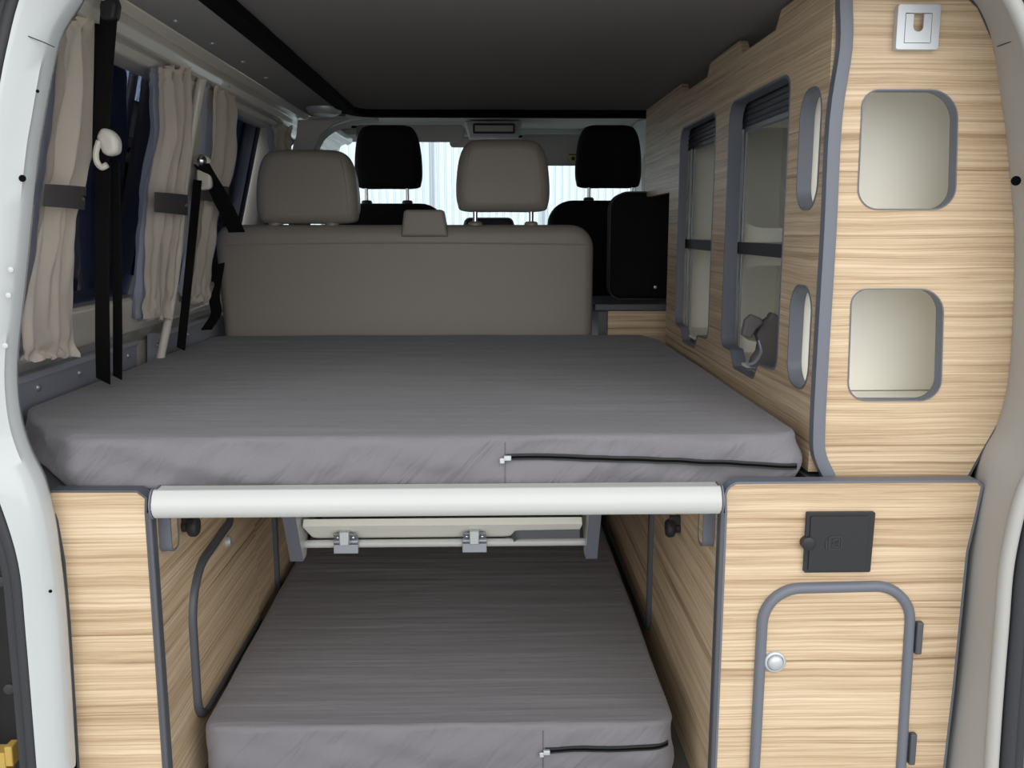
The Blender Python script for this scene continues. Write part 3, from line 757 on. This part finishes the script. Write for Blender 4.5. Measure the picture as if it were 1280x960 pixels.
# corner post: kinked slate profile following the left edge of the front panel
post=[V(p.x-.004,YU+.002,p.y) for p in uout[:9]]
post=smooth_path(post,4)
obj('corner_post',sweep(post,[(-.006,-.010),(-.008,0),(-.006,.010),(.014,.010),(.014,-.010)],(0,1,0)),'edge',tc,smooth=60)
# side panel with openings
def ps(px,py):
    q=at(px,py,X=SX); return V(q.y,q.z)
w1=[ps(850,160),ps(893,140),ps(889,432),ps(878,434),ps(866,429),ps(861,442),ps(855,436),ps(851,420),ps(842,412)]
w2=[ps(912,124),ps(989,92),ps(976,474),ps(962,476),ps(950,468),ps(946,482),ps(935,480),ps(922,470),ps(916,452),ps(902,437)]
ztw=1.305
y1a,y1b=w1[1].x,w1[0].x; y2a,y2b=w2[1].x,w2[0].x
def win(ya,yb,z0,z1,nd):
    """opening: near edge ya, far edge yb, notch in the bottom"""
    w=yb-ya; n0,n1=ya+w*.36,ya+w*.72
    pts=[V(ya,z1),V(ya,z0+.006),V(n0-.03,z0),V(n0,z0-nd),V(n1,z0-nd),V(n1+.03,z0),V(yb,z0),V(yb,z1)]
    return fillet(pts,[.035,.03,.015,.018,.018,.015,.03,.045],6)
W1=win(2.25,2.66,.752,ztw,.035); W2=win(1.702,2.125,.758,ztw,.035)
s1=rrect(1.536,1.642,1.060,1.262,.045,9); s2=rrect(1.532,1.644,.752,.932,.045,9)
def nz(px,py): return ps(px,py)
topn=[V(1.51,ZT)]
ZS=1.428
side=[V(1.51,ZS),V(1.51,.62),V(2.80,.62),V(2.80,1.135),V(3.25,1.135),V(3.25,ZS),V(2.80,ZS)]
for (a,b_) in ((ps(888,82).x,ps(852,106).x),(ps(976,28).x,ps(924,60).x)):
    lo,hi=min(a,b_),max(a,b_)
    side+= [V(hi,ZS),V(hi-.03,ZS-.030),V(lo+.03,ZS-.030),V(lo,ZS)]
side=side[:7]+sorted([],key=lambda v:v.x)+[side[i] for i in (7,8,9,10,11,12,13,14)]
obj('side_panel',plate(side,[W1,W2,s1,s2],'YZ',SX,.018),'wood',tc,smooth=20)
for w,d in((W1,.021),(W2,.028)): edging(w,'YZ',SX,-.0015,d,.004,.0005,'edge',tc)
for w in(s1,s2): edging(w,'YZ',SX,-.0015,.024,.003,.0005,'edge',tc)
# compartments (cream liners)
def tray(y0,y1,z0,z1,x0=SX+.0182,x1=.86,t=.006,near=True,far=True,top=True,bottom=True,holes_far=None,near_y=None):
    bm=bx(x1,x1+t,y0,y1,z0,z1)
    if bottom: add_box(bm,x0,x1,y0,y1,z0-t,z0)
    if top: add_box(bm,x0,x1,y0,y1,z1,z1+t)
    return bm
# small compartments behind the front panel
def liner(z0,z1,hole,y0=1.509,y1=1.648):
    bm=tray(y0,y1,z0,z1,x1=.845)
    add_box(bm,SX+.0182,.845,y1,y1+.006,z0,z1)
    return bm
obj('liner',liner(1.045,1.285,h1),'cream',tc,bev=.002)
obj('liner',liner(.735,.955,h2),'cream',tc,bev=.002)
# big compartments
big=tray(1.70,2.74,.735,1.335,top=True)
add_box(big,SX+.0182,.86,1.694,1.70,.735,1.335)
add_box(big,SX+.0182,.86,2.74,2.746,.735,1.335)
obj('liner',big,'cream',tc)
px0=at(929,200,Y=2.19).x
po=[V(SX+.0182,.735),V(.859,.735),V(.859,1.335),V(SX+.0182,1.335)]
zA=at(940,285,Y=2.19).z; zB=at(940,332,Y=2.19).z
hA=fillet([V(px0,zA),V(.84,zA),V(.84,1.26),V(px0,1.26)],[.05,.05,.05,.05],8)
hB=fillet([V(px0,.76),V(.84,.76),V(.84,zB),V(px0,zB)],[.05,.05,.05,.05],8)
obj('partition',plate(po,[hA,hB],'XZ',2.19,.012),'cream',tc)
zs=ps(918,312).y
zs2=ps(870,309).y
zs=.985
sh=obj('shelf',bx(SX+.042,.858,1.702,2.188,zs-.012,zs+.012),'cream',tc)
obj('shelf_edging',bx(SX+.030,SX+.042,1.702,2.188,zs-.013,zs+.013),'rubber',sh)
sh=obj('shelf',bx(SX+.042,.858,2.204,2.738,zs-.012,zs+.012),'cream',tc)
obj('shelf_edging',bx(SX+.026,SX+.042,2.204,2.738,zs-.013,zs+.013),'rubber',sh)
# roller shutters: ribbed sheet, short drop then curved back under the top
def shutter(y0,y1,zlow,depth):
    path=[(SX+.040,zlow)]
    for i in range(5): a=PI/2*i/4; path.append((SX+.040+.02*(1-math.cos(a)),1.302+.02*math.sin(a)))
    path.append((SX+.04+depth,1.322))
    # resample with ribs
    L=[]; 
    for (a,b),(c_,d_) in zip(path,path[1:]):
        n=max(1,int(math.hypot(c_-a,d_-b)/.004))
        for j in range(n): L.append((a+(c_-a)*j/n,b+(d_-b)*j/n,a-c_,b-d_))
    bm=bmesh.new(); A=[];B=[]
    for i,(x,z,dx,dz) in enumerate(L):
        l=math.hypot(dx,dz); nx_,nz_=dz/l,-dx/l; k=.0016 if i%3 else -.0012
        A.append(bm.verts.new((x+nx_*k,y0,z+nz_*k))); B.append(bm.verts.new((x+nx_*k,y1,z+nz_*k)))
    for i in range(len(L)-1): bm.faces.new((A[i],A[i+1],B[i+1],B[i]))
    return bm
s_=obj('roller_shutter',shutter(1.702,2.188,1.255,.24),'edged',tc,smooth=0)
obj('shutter_bar',bx(SX+.038,SX+.050,1.702,2.186,1.243,1.255),'zinc',s_,bev=.002)
s_=obj('roller_shutter',shutter(2.204,2.738,1.262,.24),'edged',tc,smooth=0)
obj('shutter_bar',bx(SX+.038,SX+.050,2.204,2.736,1.250,1.262),'edged',s_,bev=.002)
# shutter guide rails at the far edges
for yy in(2.136,2.668):
    obj('guide_rail',join(bx(SX+.030,SX+.036,yy-.006,yy,.742,1.25),bx(SX+.039,SX+.045,yy-.006,yy,.742,1.25)),'zinc',tc,bev=.001)
# silver catch plate with finger hole
W_=.0335
oo=rrect(fc.x-W_,fc.x+W_,fc.z-W_,fc.z+W_,.004,3); ii=rrect(fc.x-.021,fc.x+.021,fc.z-.024,fc.z+.0205,.001,2)
cp=obj('catch_plate',plate(oo,[ii],'XZ',YU-.014,.0135),'alu',tc,bev=.0015)
slot=[V(fc.x-.008,fc.z+.019),V(fc.x-.008,fc.z+.002)]+[V(fc.x-.008*math.cos(a),fc.z+.001-.008*math.sin(a)) for a in [PI*i/8 for i in range(9)]]+[V(fc.x+.008,fc.z+.019)]
ib=[V(fc.x-.0202,fc.z-.0232),V(fc.x+.0202,fc.z-.0232),V(fc.x+.0202,fc.z+.0192),V(fc.x+.008,fc.z+.0192)]+[V(fc.x+.008*math.cos(a),fc.z+.001-.008*math.sin(a)) for a in [PI*i/8 for i in range(9)]]+[V(fc.x-.008,fc.z+.0192),V(fc.x-.0202,fc.z+.0192)]
obj('flap',plate(ib,[],'XZ',YU-.0135,.003),'alu',cp)
# grey folded fabric item in the lower big compartment
g0=at(945,440,Y=1.99)
gb=thing('folded_pouch','crumpled grey fabric pouch in the lower open compartment of the tall cabinet','pouch',V(.62,1.95,.742))
def pt(px,py,Y): return at(px,py,Y=Y)
bm=bmesh.new()
def blob(pts,Yb,dY,bulge=.006):
    o=fillet([V(pt(*p,Yb).x,pt(*p,Yb).z) for p in pts],.006,3)
    return soft_slab([(p.x,p.y) for p in o],'XZ',Yb,dY,.005,3)
obj('flap',blob([(928,420),(932,400),(940,393),(952,398),(956,404),(946,412),(940,424)],1.92,.02),'tie',gb)
obj('body',blob([(952,404),(962,398),(966,390),(1000,410),(1010,470),(985,482),(950,470),(938,462),(942,448),(948,440),(950,430),(946,418)],1.94,.03),'tie',gb)
obj('strap',ribbon(smooth_path([pt(934,456,1.90),pt(944,452,1.90),pt(951,440,1.91),pt(948,426,1.92)],5),.008,.003,(0,1,0.2)),'bluegrey',gb)
obj('strap',ribbon(smooth_path([pt(934,462,1.88),pt(944,462,1.88),pt(956,470,1.87),pt(962,476,1.87)],5),.008,.003,(0,1,0.4)),'edge',gb)
# ================================================================== REAR KITCHEN CABINET (far right, low)
YK=3.02
kz=at(790,389,Y=YK).z; kz1=at(790,377,Y=YK).z
kc=thing('kitchen_unit','low wooden unit with dark worktop beside the bench seat','cabinet',(.5,3.1,0))
xl=at(760,400,Y=YK).x
obj('carcass',bx(xl,SX+.25,YK,3.38,0,kz),'wood',kc)
obj('side_panel',bx(at(748,400,Y=YK+.02).x,xl-.001,YK+.02,3.38,0,kz-.002),'edged',kc)
obj('worktop',bx(at(743,400,Y=YK).x,SX+.24,YK-.006,3.39,kz+.001,kz+.024),'edged',kc,bev=.004,seg=3)
cu=thing('black_cushion','tall black padded cushion standing on the dark worktop','cushion',(at(800,300,Y=3.2).x,3.2,kz+.03))
a=at(763,240,Y=3.2); b=at(838,378,Y=3.2)
oc=rrect(a.x,b.x+.02,kz+.026,a.z,.05,7)
oc=fillet([V(a.x,kz+.026),V(b.x+.02,kz+.026),V(b.x+.02,a.z),V(a.x,a.z)],[.04,.03,.03,.06],8)
obj('pad',soft_slab([(p.x,p.y) for p in oc],'XZ',3.2,.09,.022),'black',cu,smooth=70)
obj('piping',tube([V(p.x+(.004 if p.x<a.x+.1 else -.004),3.212,p.y) for p in oc],.0028,6,True),'plast',cu)
obj('zip_pull',lathe([(.006,0),(.005,.003),(.001,.004)],at(819,359,Y=3.195),(0,-1,0),12),'alu',cu)
# ================================================================== BENCH SEAT
YB=2.965
bs=thing('bench_seat','taupe vinyl rear bench seat with two headrests behind the bed','seat',(-.26,3.05,0))
x0=at(267,330,Y=YB).x; x1=at(742,330,Y=YB).x; zt1=at(500,281,Y=YB+.03).z
bo=fillet([V(x0+.03,.40),V(x1+.0,.40),V(x1+.002,zt1),V(x0-.0,zt1)],[.03,.03,.075,.055],9)
br=obj('backrest',soft_slab([(p.x,p.y) for p in bo],'XZ',YB,.16,.035,6),'leather',bs,smooth=75)
zz=at(500,306,Y=YB).z
sp=[V(p.x*.996-.001,YB+.004,p.y-.03 if p.y>.9 else p.y) for p in bo]
obj('piping',tube([V(x0+.02+(x1-x0-.04)*i/60,YB+.0025,zz+.006*math.sin(PI*i/60)) for i in range(61)],.0042,8),'leather',br)
obj('seat_cushion',soft_slab([(p.x,p.y) for p in rrect(x0+.03,x1-.02,3.14,3.40,.05)],'XY',.36,.14,.03),'leather',bs,smooth=70)
obj('seat_base',bx(x0+.05,x1-.05,3.13,3.39,.0,.36),'plast',bs,bev=.01)
# belt housing in the middle
a=at(501,296,Y=YB-.01); b=at(560,262,Y=YB-.01)
ho=fillet([V(a.x,a.z),V(b.x,a.z),V(b.x-.015,b.z),V(a.x+.012,b.z)],[.004,.004,.012,.012],5)
bh=obj('belt_housing',soft_slab([(p.x,p.y) for p in ho],'XZ',YB-.014,.10,.010,4,True),'leather',bs,smooth=60)
obj('seam',tube([V(a.x+.004,YB-.010,a.z+.006),V(b.x-.004,YB-.010,a.z+.006)],.0015,6),'rubber',bh)
def headrest(parent,pxa,pxb,pya,pyb,Y,posts,m,taper=.10,th=.11,post_m='chrome',basez=None,pr=.0075):
    a=at(pxa,pyb,Y=Y); b=at(pxb,pya,Y=Y); w=b.x-a.x; h=b.z-a.z
    o=smooth_path([V(a.x+w*.09,a.z),V(a.x+w*.5,a.z-.002),V(b.x-w*.09,a.z),V(b.x-w*.015,a.z+h*.10),V(b.x,a.z+h*.35),V(b.x-w*.03,a.z+h*.70),V(b.x-w*.10,b.z-h*.08),V(b.x-w*.22,b.z-.001),V((a.x+b.x)/2,b.z+.001),V(a.x+w*.22,b.z-.001),V(a.x+w*.10,b.z-h*.08),V(a.x+w*.03,a.z+h*.70),V(a.x,a.z+h*.35),V(a.x+w*.015,a.z+h*.10)],5,True)
    hr=obj('headrest',soft_slab([(p.x,p.y) for p in o],'XZ',Y-.01,th,.034,8,True),m,parent,smooth=75)
    if m=='leather':
        for s in(-1,1):
            sx=[V((a.x+b.x)/2+s*(w*.5-.030-.016*(t**2)),Y-.0092+.001*0,a.z+.03+(h-.06)*t) for t in [i/12 for i in range(13)]]
            obj('stitching',tube(sx,.0014,5),m,hr)
    for px in posts:
        q=at(px,pyb,Y=Y+th*.22); zb=basez
        obj('post',tube([V(q.x,q.y,a.z+.03),V(q.x,q.y,zb-.02)],pr,10),post_m,hr)
        obj('post_collar',lathe([(.022,-.004),(.022,.004),(.017,.009),(.010,.010)],V(q.x,q.y,zb),(0,0,1),18),'plast' if m=='black' else 'leather',hr)
    return hr
headrest(bs,320,445,187,279,2.985,(344,415),'leather',basez=zt1+.001)
headrest(bs,570,688,174,264,2.985,(594,664),'leather',basez=zt1+.001)
# ================================================================== FRONT SEATS
def front_seat(label,hx0,hx1,hy0,hy1,posts,bx0,bx1,bty,Y=3.85):
    s=thing('front_seat',label,'seat',(at((hx0+hx1)/2,300,Y=Y).x,Y,0),'black front seats')
    zb=at(500,bty,Y=Y).z
    xa,xb=at(bx0,300,Y=Y).x,at(bx1,300,Y=Y).x
    o=fillet([V(xa,.45),V(xb,.45),V(xb,zb),V(xa,zb)],[.04,.04,.10,.10],8)
    obj('backrest',soft_slab([(p.x,p.y) for p in o],'XZ',Y,.14,.035),'black',s,smooth=70)
    obj('seat_cushion',soft_slab([(p.x,p.y) for p in rrect(xa+.02,xb-.02,Y+.12,Y+.6,.05)],'XY',.36,.13,.03),'black',s,smooth=70)
    obj('seat_base',bx(xa+.06,xb-.06,Y+.1,Y+.5,0,.36),'plast',s)
    headrest(s,hx0,hx1,hy0,hy1,Y+.02,posts,'black',basez=zb+.003,th=.10)
front_seat('black driver seat seen behind the left part of the bench',443,526,156,235,(458,509),420,556,254)
front_seat('black passenger seat beside the tall cabinet, behind the worktop',720,804,156,234,(736,790),686,830,250)
# ================================================================== CAB
dash=thing('dashboard','dark dashboard below the windscreen in the cab','dashboard',(0,4.6,.5))
obj('panel',prof_x([(4.35,.55),(4.35,.92),(4.42,.98),(4.7,.99),(5.15,.985),(5.2,.5)],-.80,.80),'plast',dash,bev=.03,seg=4)
a=at(574,284,Y=4.5); b=at(648,272,Y=4.5)
obj('instrument_hood',soft_slab([(p.x,p.y) for p in fillet([V(a.x,.95),V(b.x,.95),V(b.x-.03,b.z),V(a.x+.03,b.z)],[.01,.01,.03,.03],6)],'XZ',4.4,.25,.02),'plast',dash,smooth=60)
# windscreen
ws=bmesh.new(); a=[ws.verts.new(p) for p in(V(-.90,5.2,.97),V(.86,5.2,.97),V(.74,4.60,1.475),V(-.76,4.60,1.475))]; ws.faces.new(a)
bmesh.ops.solidify(ws,geom=ws.faces[:],thickness=.005)
fr_=sweep([V(-.90,5.2,.97),V(.86,5.2,.97),V(.74,4.60,1.475),V(-.76,4.60,1.475)],[(-.02,-.02),(.02,-.02),(.02,.03),(-.02,.03)],V(0,-.6,.8).cross(V(0,0,1)).cross(V(0,-.6,.8)).normalized() if False else V(0,.61,.79),True)
w3=struct('window_3',fr_,'cab'); obj('pane',ws,'glass',w3,smooth=0)
# cab sides with arched door window
for s,nm in((-1,'wall_left_cab'),(1,'wall_right_cab')):
    o=[V(3.42,0),V(5.2,0),V(5.2,.97),V(4.62,1.53),V(3.42,1.45)]
    h=smooth_path([V(3.62,.95),V(4.3,.93),V(4.95,.95),V(4.78,1.13),V(4.46,1.35),V(3.95,1.38),V(3.66,1.33),V(3.60,1.15)],6,True)
    bm=plate(o,[h],'YZ',s*.91 if s<0 else .86,.03)
    for v in bm.verts:
        if v.co.z>.9: v.co.x-=s*(v.co.z-.9)*.28
    struct(nm,bm,'cab')
# curved B pillar shoulder trim
bp=smooth_path([at(388,205,Y=3.40),at(396,178,Y=3.40),at(412,162,Y=3.40),at(440,152,Y=3.40),at(470,149,Y=3.40)],5)
struct('trim_8',sweep(bp,[(-.02,-.0),(.10,-.0),(.10,.06),(-.02,.07)],(0,1,0)),'cab')
fill=[V(at(372,150,Y=3.36).x,at(372,150,Y=3.36).z),V(at(436,148,Y=3.36).x,at(436,148,Y=3.36).z),V(at(415,156,Y=3.36).x,at(415,156,Y=3.36).z),V(at(400,168,Y=3.36).x,at(400,168,Y=3.36).z),V(at(389,192,Y=3.36).x,at(389,192,Y=3.36).z),V(at(386,290,Y=3.36).x,at(386,290,Y=3.36).z),V(at(360,290,Y=3.36).x,at(360,290,Y=3.36).z)]
struct('trim_9',plate(fill,[],'XZ',3.36,.03),'taupe')
# sun visors, mirror, roof lamp
def visor(label,xa,xb,ya,yb,Y):
    a=at(xa,yb,Y=Y);b=at(xb,ya,Y=Y)
    o=fillet([V(a.x,a.z),V(b.x,a.z),V(b.x,b.z),V(a.x,b.z)],[.03,.03,.02,.02],5)
    v=thing('sun_visor',label,'visor',(a.x/2+b.x/2,Y,a.z)); obj('pad',soft_slab([(p.x,p.y) for p in o],'XZ',Y,.02,.008),'taupe',v,smooth=60)
    obj('hinge_pin',tube([V(a.x-.02,Y+.01,b.z-.01),V(a.x+.02,Y+.01,b.z-.01)],.006,8),'plast',v); return v
v1=visor('grey sun visor above the windscreen on the left, beside the mirror',445,580,156,177,4.42)
v2=visor('grey folded down sun visor on the right with a small yellow label',652,730,168,207,4.42)
q=at(716,197,Y=4.41); obj('warning_label',join(bx(q.x-.022,q.x+.018,4.415,4.419,q.z-.02,q.z+.02)),'label',v2)
obj('label_print',join(lathe([(.009,0),(.009,.001)],V(q.x+.002,4.4145,q.z-.004),(0,-1,0),14),bx(q.x-.018,q.x+.014,4.4135,4.4148,q.z+.012,q.z+.017)),'plast',v2)
mi=thing('rear_view_mirror','small rear view mirror hanging at the top of the windscreen','mirror',at(573,178,Y=4.5))
a=at(562,184,Y=4.5); b=at(600,172,Y=4.5)
obj('housing',soft_slab([(p.x,p.y) for p in rrect(a.x,b.x+.05,a.z,b.z+.004,.018,5)],'XZ',4.5,.03,.01),'taupe',mi,smooth=60)
obj('stem',tube([V(b.x,4.52,b.z),V(b.x,4.56,b.z+.03)],.008,8),'taupe',mi)
rl=thing('roof_lamp','rectangular cab reading lamp in a pale roof console','lamp',at(617,161,Y=4.3))
a=at(583,172,Y=4.3); b=at(651,151,Y=4.3)
obj('console',soft_slab([(p.x,p.y) for p in fillet([V(a.x+.01,a.z),V(b.x-.01,a.z),V(b.x+.01,b.z),V(a.x-.01,b.z)],.01,4)],'XZ',4.3,.12,.01),'cab',rl,smooth=60)
a=at(592,166,Y=4.29); b=at(643,155,Y=4.29)
lf=obj('lamp_frame',band(rrect(a.x,b.x,a.z,b.z,.004,3),'XZ',4.292,-.003,.006,-.003,.006),'plast',rl)
obj('lens',bx(a.x,b.x,4.294,4.298,a.z,b.z),'ivory',lf)
# round ceiling lamp above the left pillar
c=at(410,141,Y=3.22)
ld=thing('round_ceiling_lamp','small round silver ceiling spot lamp above the left headrest','lamp',V(c.x,3.15,1.40))
obj('housing',lathe([(.060,.0),(.060,-.004),(.052,-.018),(.046,-.021),(.01,-.021)],V(c.x,3.15,1.4195),(0,0,1),28),'alu',ld)
obj('lens',lathe([(.036,0),(.034,-.004),(.002,-.005)],V(c.x,3.15,1.3985),(0,0,1),24),'ivory',ld)
# little ceiling screws on the side lining
for px,py in((219,26),(265,54),(303,77),(332,97)):
    q=at(px,py,Z=1.4195)
    tag(obj('ceiling_screw',lathe([(.007,0),(.006,-.003),(.002,-.004)],V(q.x,q.y,1.4199),(0,0,1),12),'zinc'),'small grey screw head in the ceiling edge above the left windows','screw','ceiling edge screws')
# shallow round dimple lamp base in roof lining
# ================================================================== CURTAINS
def curtain(label,edges,tie_y,folds,seed,off=.035,tiew=.03,lining_side=-1):
    """edges: list of (py, px_left, px_right) down the curtain"""
    P_=[(wallpt(xl,y,off),wallpt(xr,y,off)) for y,xl,xr in edges]
    lft=smooth_path([p[0] for p in P_],8); rgt=smooth_path([p[1] for p in P_],8)
    lo=min(min(p.z for p in lft),min(p.z for p in rgt))
    t=thing('curtain',label,'curtain',lft[-1].lerp(rgt[-1],.5),'beige side window curtains')
    n=44
    def surf(offx,amp,ph,a=0.0,b=1.0):
        bm=bmesh.new(); G=[]
        for i,(l,r) in enumerate(zip(lft,rgt)):
            row=[]; v=i/(len(lft)-1); w=(r-l).length
            for j in range(n+1):
                u=a+(b-a)*j/n; p=l.lerp(r,u)
                f=math.sin(u*folds*2*PI+ph+1.2*math.sin(v*3+seed)+.8*noise.noise(V(u*3,v*2,seed)))
                f+=.5*math.sin(u*folds*4.3*PI+seed+v*2)
                k=1.25*amp*(.7+.3*math.cos((v-.5)*2*PI)) * (1.0 if v<.9 else 1.0)
                crumple=.006*noise.noise(V(u*9,v*14,seed))*(1+3*max(0,v-.85)/.15)
                k*=1+.5*max(0,1-v/.12)
                f+=.8*math.sin(u*folds*9*PI+seed)*max(0,1-v/.10)+.9*math.sin(u*folds*8*PI+seed)*max(0,(v-.85)/.15)
                row.append(bm.verts.new(p+V(offx+f*k+crumple,0,0)+V(0,.004*math.cos(u*folds*2*PI+ph),(.012*noise.noise(V(u*14,3,seed)) if i in(0,len(lft)-1) else 0))))
            G.append(row)
        for A,B in zip(G,G[1:]):
            for j in range(n): bm.faces.new((A[j],A[j+1],B[j+1],B[j]))
        bmesh.ops.solidify(bm,geom=bm.faces[:],thickness=.0015)
        return bm
    obj('cloth',surf(0,.010,seed),'curtain',t,smooth=80)
    obj('lining',surf(-.02,.007,seed+.5,-.10 if lining_side<0 else 0.05,.95),'lining',t,smooth=80)
    # tie band
    ya,yb=tie_y
    def edge_at(y,side):
        for (y0,a0,b0),(y1,a1,b1) in zip(edges,edges[1:]):
            if y0<=y<=y1:
                k=(y-y0)/(y1-y0); return (a0+(a1-a0)*k) if side==0 else (b0+(b1-b0)*k)
    la,ra=edge_at(ya,0)-9,edge_at(ya,1)-4; lb,rb_=edge_at(yb,0)-9,edge_at(yb,1)-2
    bm=bmesh.new(); T=[];Bt=[]
    for i in range(25):
        u=i/24; bul=.012*math.sin(PI*u)**.5+.019
        T.append(bm.verts.new(wallpt(la+(ra-la)*u,ya+4*u,off)+V(bul,0,0))); Bt.append(bm.verts.new(wallpt(lb+(rb_-lb)*u,yb+5*u,off)+V(bul+.002,0,0)))
    for i in range(24): bm.faces.new((T[i],T[i+1],Bt[i+1],Bt[i]))
    bmesh.ops.solidify(bm,geom=bm.faces[:],thickness=.003)
    tb=obj('tieback',bm,'tie',t,smooth=60)
    q=wallpt(rb_-8,(ya+yb)/2+4,off)+V(.030,0,0)
    obj('press_stud',lathe([(.006,0),(.005,.003),(.002,.004)],q,(1,-.3,0),12),'chrome',tb)
    return t
curtain('beige curtain tied with dark strap beside the white rear pillar',
  [(24,82,108),(36,79,112),(60,75,117),(120,68,116),(180,58,112),(232,50,98),(262,46,92),(310,40,91),(370,30,88),(425,24,92),(448,22,90)],(230,258),2,1.3)
curtain('beige curtain tied with dark strap at the front end of the rearmost left window',
  [(84,202,238),(96,201,239),(115,202,240),(170,203,238),(225,192,230),(262,190,226),(310,187,222),(360,185,218),(398,183,212)],(240,265),3,4.2)
curtain('beige curtain hanging beside the chrome belt bolt, just left of the bench',
  [(106,268,290),(130,263,293),(180,260,291),(225,252,284),(255,246,272),(300,242,266),(350,238,262),(378,236,258)],(230,250),2,6.4)
curtain('narrow beige curtain at the far end of the second left window, above the headrest',
  [(158,343,362),(175,344,362),(195,344,361),(225,340,360),(250,338,356),(270,336,354),(300,334,352)],(235,247),2,8.1,lining_side=1)
# ================================================================== SEAT BELTS
sb=thing('seat_belt','black rear seat belt with ivory guide hanging before the rearmost left window','seat belt',at(130,470,Z=.70))
T0=at(138,-6,Y=1.66); T1=at(134,25,Y=1.66)
obj('anchor_cover',soft_slab([(p.x,p.y) for p in fillet([V(at(127,26,Y=1.66).x,T1.z-.002),V(at(145,24,Y=1.66).x,T1.z),V(at(148,6,Y=1.66).x,at(148,6,Y=1.66).z),V(at(144,-4,Y=1.66).x,T0.z),V(at(130,-4,Y=1.66).x,T0.z),V(at(126,8,Y=1.66).x,at(126,8,Y=1.66).z)],.008,4)],'XZ',1.65,.03,.007),'plast',sb,smooth=60)
def strap(pts,w,name,wd=(.9,-.4,0)): return obj(name,ribbon(smooth_path(pts,8),w,.0025,wd),'web',sb)
strap([at(136,20,Y=1.668),at(130,100,Y=1.69),at(125,200,Y=1.71)],.036,'strap')
strap([at(124,30,Y=1.70),at(122,120,Y=1.72),at(120,200,Y=1.735)],.018,'strap')
strap([at(129,200,Y=1.73),at(128,300,Y=1.78),at(128,400,Y=1.83),at(129,476,Y=1.93)],.033,'strap')
strap([at(143,200,Y=1.75),at(146,300,Y=1.80),at(147,400,Y=1.86),at(147,472,Y=1.95)],.021,'strap')
# ivory guide loop
g=obj('belt_guide',soft_slab([(p.x,p.y) for p in smooth_path([V(at(x,y,Y=1.69).x,at(x,y,Y=1.69).z) for x,y in((122,172),(128,161),(139,163),(148,174),(148,190),(138,195),(130,192),(126,184))],4,True)],'XZ',1.68,.03,.010,4),'ivory',sb,smooth=70)
obj('guide_loop',tube(smooth_path([at(x,y,Y=1.685) for x,y in((124,176),(120,190),(121,202),(127,209),(134,206))],6),.0055,8),'ivory',g)
sb2=thing('seat_belt','black bench seat belt with chrome bolt on the left middle pillar','seat belt',wallpt(250,215,.03))
cb=wallpt(251,201,.045)
obj('bolt',lathe([(.016,-.012),(.016,0),(.012,.006),(.012,.012),(.008,.016),(.002,.017)],cb,(.6,-1,0),16),'chrome',sb2)
obj('belt_guide',soft_slab([(p.x,p.y) for p in fillet([V(cb.x-.018,cb.z-.075),V(cb.x+.022,cb.z-.070),V(cb.x+.022,cb.z+.012),V(cb.x-.012,cb.z+.015)],.014,5)],'XZ',cb.y+.004,.02,.007),'ivory',sb2,smooth=70)
def at3(px,py,Y): return at(px,py,Y=Y)
yb=cb.y
obj('strap',ribbon(smooth_path([at3(252,205,yb-.01),at3(266,230,yb+.03),at3(283,262,yb+.14),at3(296,290,yb+.26)],8),.045,.0025,(.8,-.5,.3)),'web',sb2)
obj('strap',ribbon(smooth_path([at3(247,225,yb+.0),at3(240,300,yb+.0),at3(232,380,yb+.0),at3(226,436,yb+.02)],8),.030,.0025,(.8,-.5,0)),'web',sb2)
obj('buckle_strap',ribbon(smooth_path([at3(274,330,2.93),at3(268,370,2.88),at3(270,392,2.86),at3(258,412,2.82)],8),.045,.004,(.8,-.5,.1)),'web',sb2)
# pillar cover bead (light vertical edge)
struct('trim_10',tube(smooth_path([wallpt(*q,.03) for q in((292,77),(272,76),(258,86),(250,108),(245,135),(238,175),(232,215),(227,260),(222,320),(213,385),(203,436),(198,462))],6),.011,10),'paintin')
tag(obj('coat_hook',join(lathe([(.009,0),(.009,.012),(.012,.014),(.012,.020),(.003,.021)],wallpt(243,102,.0),(1,-.2,0),16)),'alu'),'small round metal knob on the pillar between the left windows','hook')
# ================================================================== LIGHT + CAMERA
w=bpy.data.worlds.new('overcast'); bpy.context.scene.world=w; w.use_nodes=True
nt=w.node_tree; bg=nt.nodes['Background']
tcn=nt.nodes.new('ShaderNodeTexCoord'); sep=nt.nodes.new('ShaderNodeSeparateXYZ'); rmp=nt.nodes.new('ShaderNodeValToRGB')
nt.links.new(tcn.outputs['Generated'],sep.inputs[0]); nt.links.new(sep.outputs['Z'],rmp.inputs[0])
rmp.color_ramp.elements[0].position=0; rmp.color_ramp.elements[0].color=(.78,.84,.90,1)
rmp.color_ramp.elements[1].position=1; rmp.color_ramp.elements[1].color=(.95,.98,1,1)
nt.links.new(rmp.outputs[0],bg.inputs[0]); bg.inputs[1].default_value=1.25
sun=bpy.data.lights.new('sun','SUN'); sun.energy=2.0; sun.angle=math.radians(75); sun.color=(1,.97,.92)
so=bpy.data.objects.new('sun',sun); C.objects.link(so); so.rotation_euler=(math.radians(72),0,math.radians(9)) ; so.location=(0,-3,6)
cam=bpy.data.cameras.new('camera'); co=bpy.data.objects.new('camera',cam); C.objects.link(co)
cam.sensor_fit='HORIZONTAL'; cam.sensor_width=36; cam.lens=36*F/1280; cam.clip_start=.02
co.location=(0,0,CZ); co.rotation_euler=(PI/2-P,0,-YW)
S=bpy.context.scene; S.camera=co
S.cycles.diffuse_bounces=8; S.cycles.max_bounces=14
S.view_settings.view_transform='Standard'; S.view_settings.look='None'; S.view_settings.gamma=1; S.view_settings.use_curve_mapping=False
S.view_settings.exposure=0.0
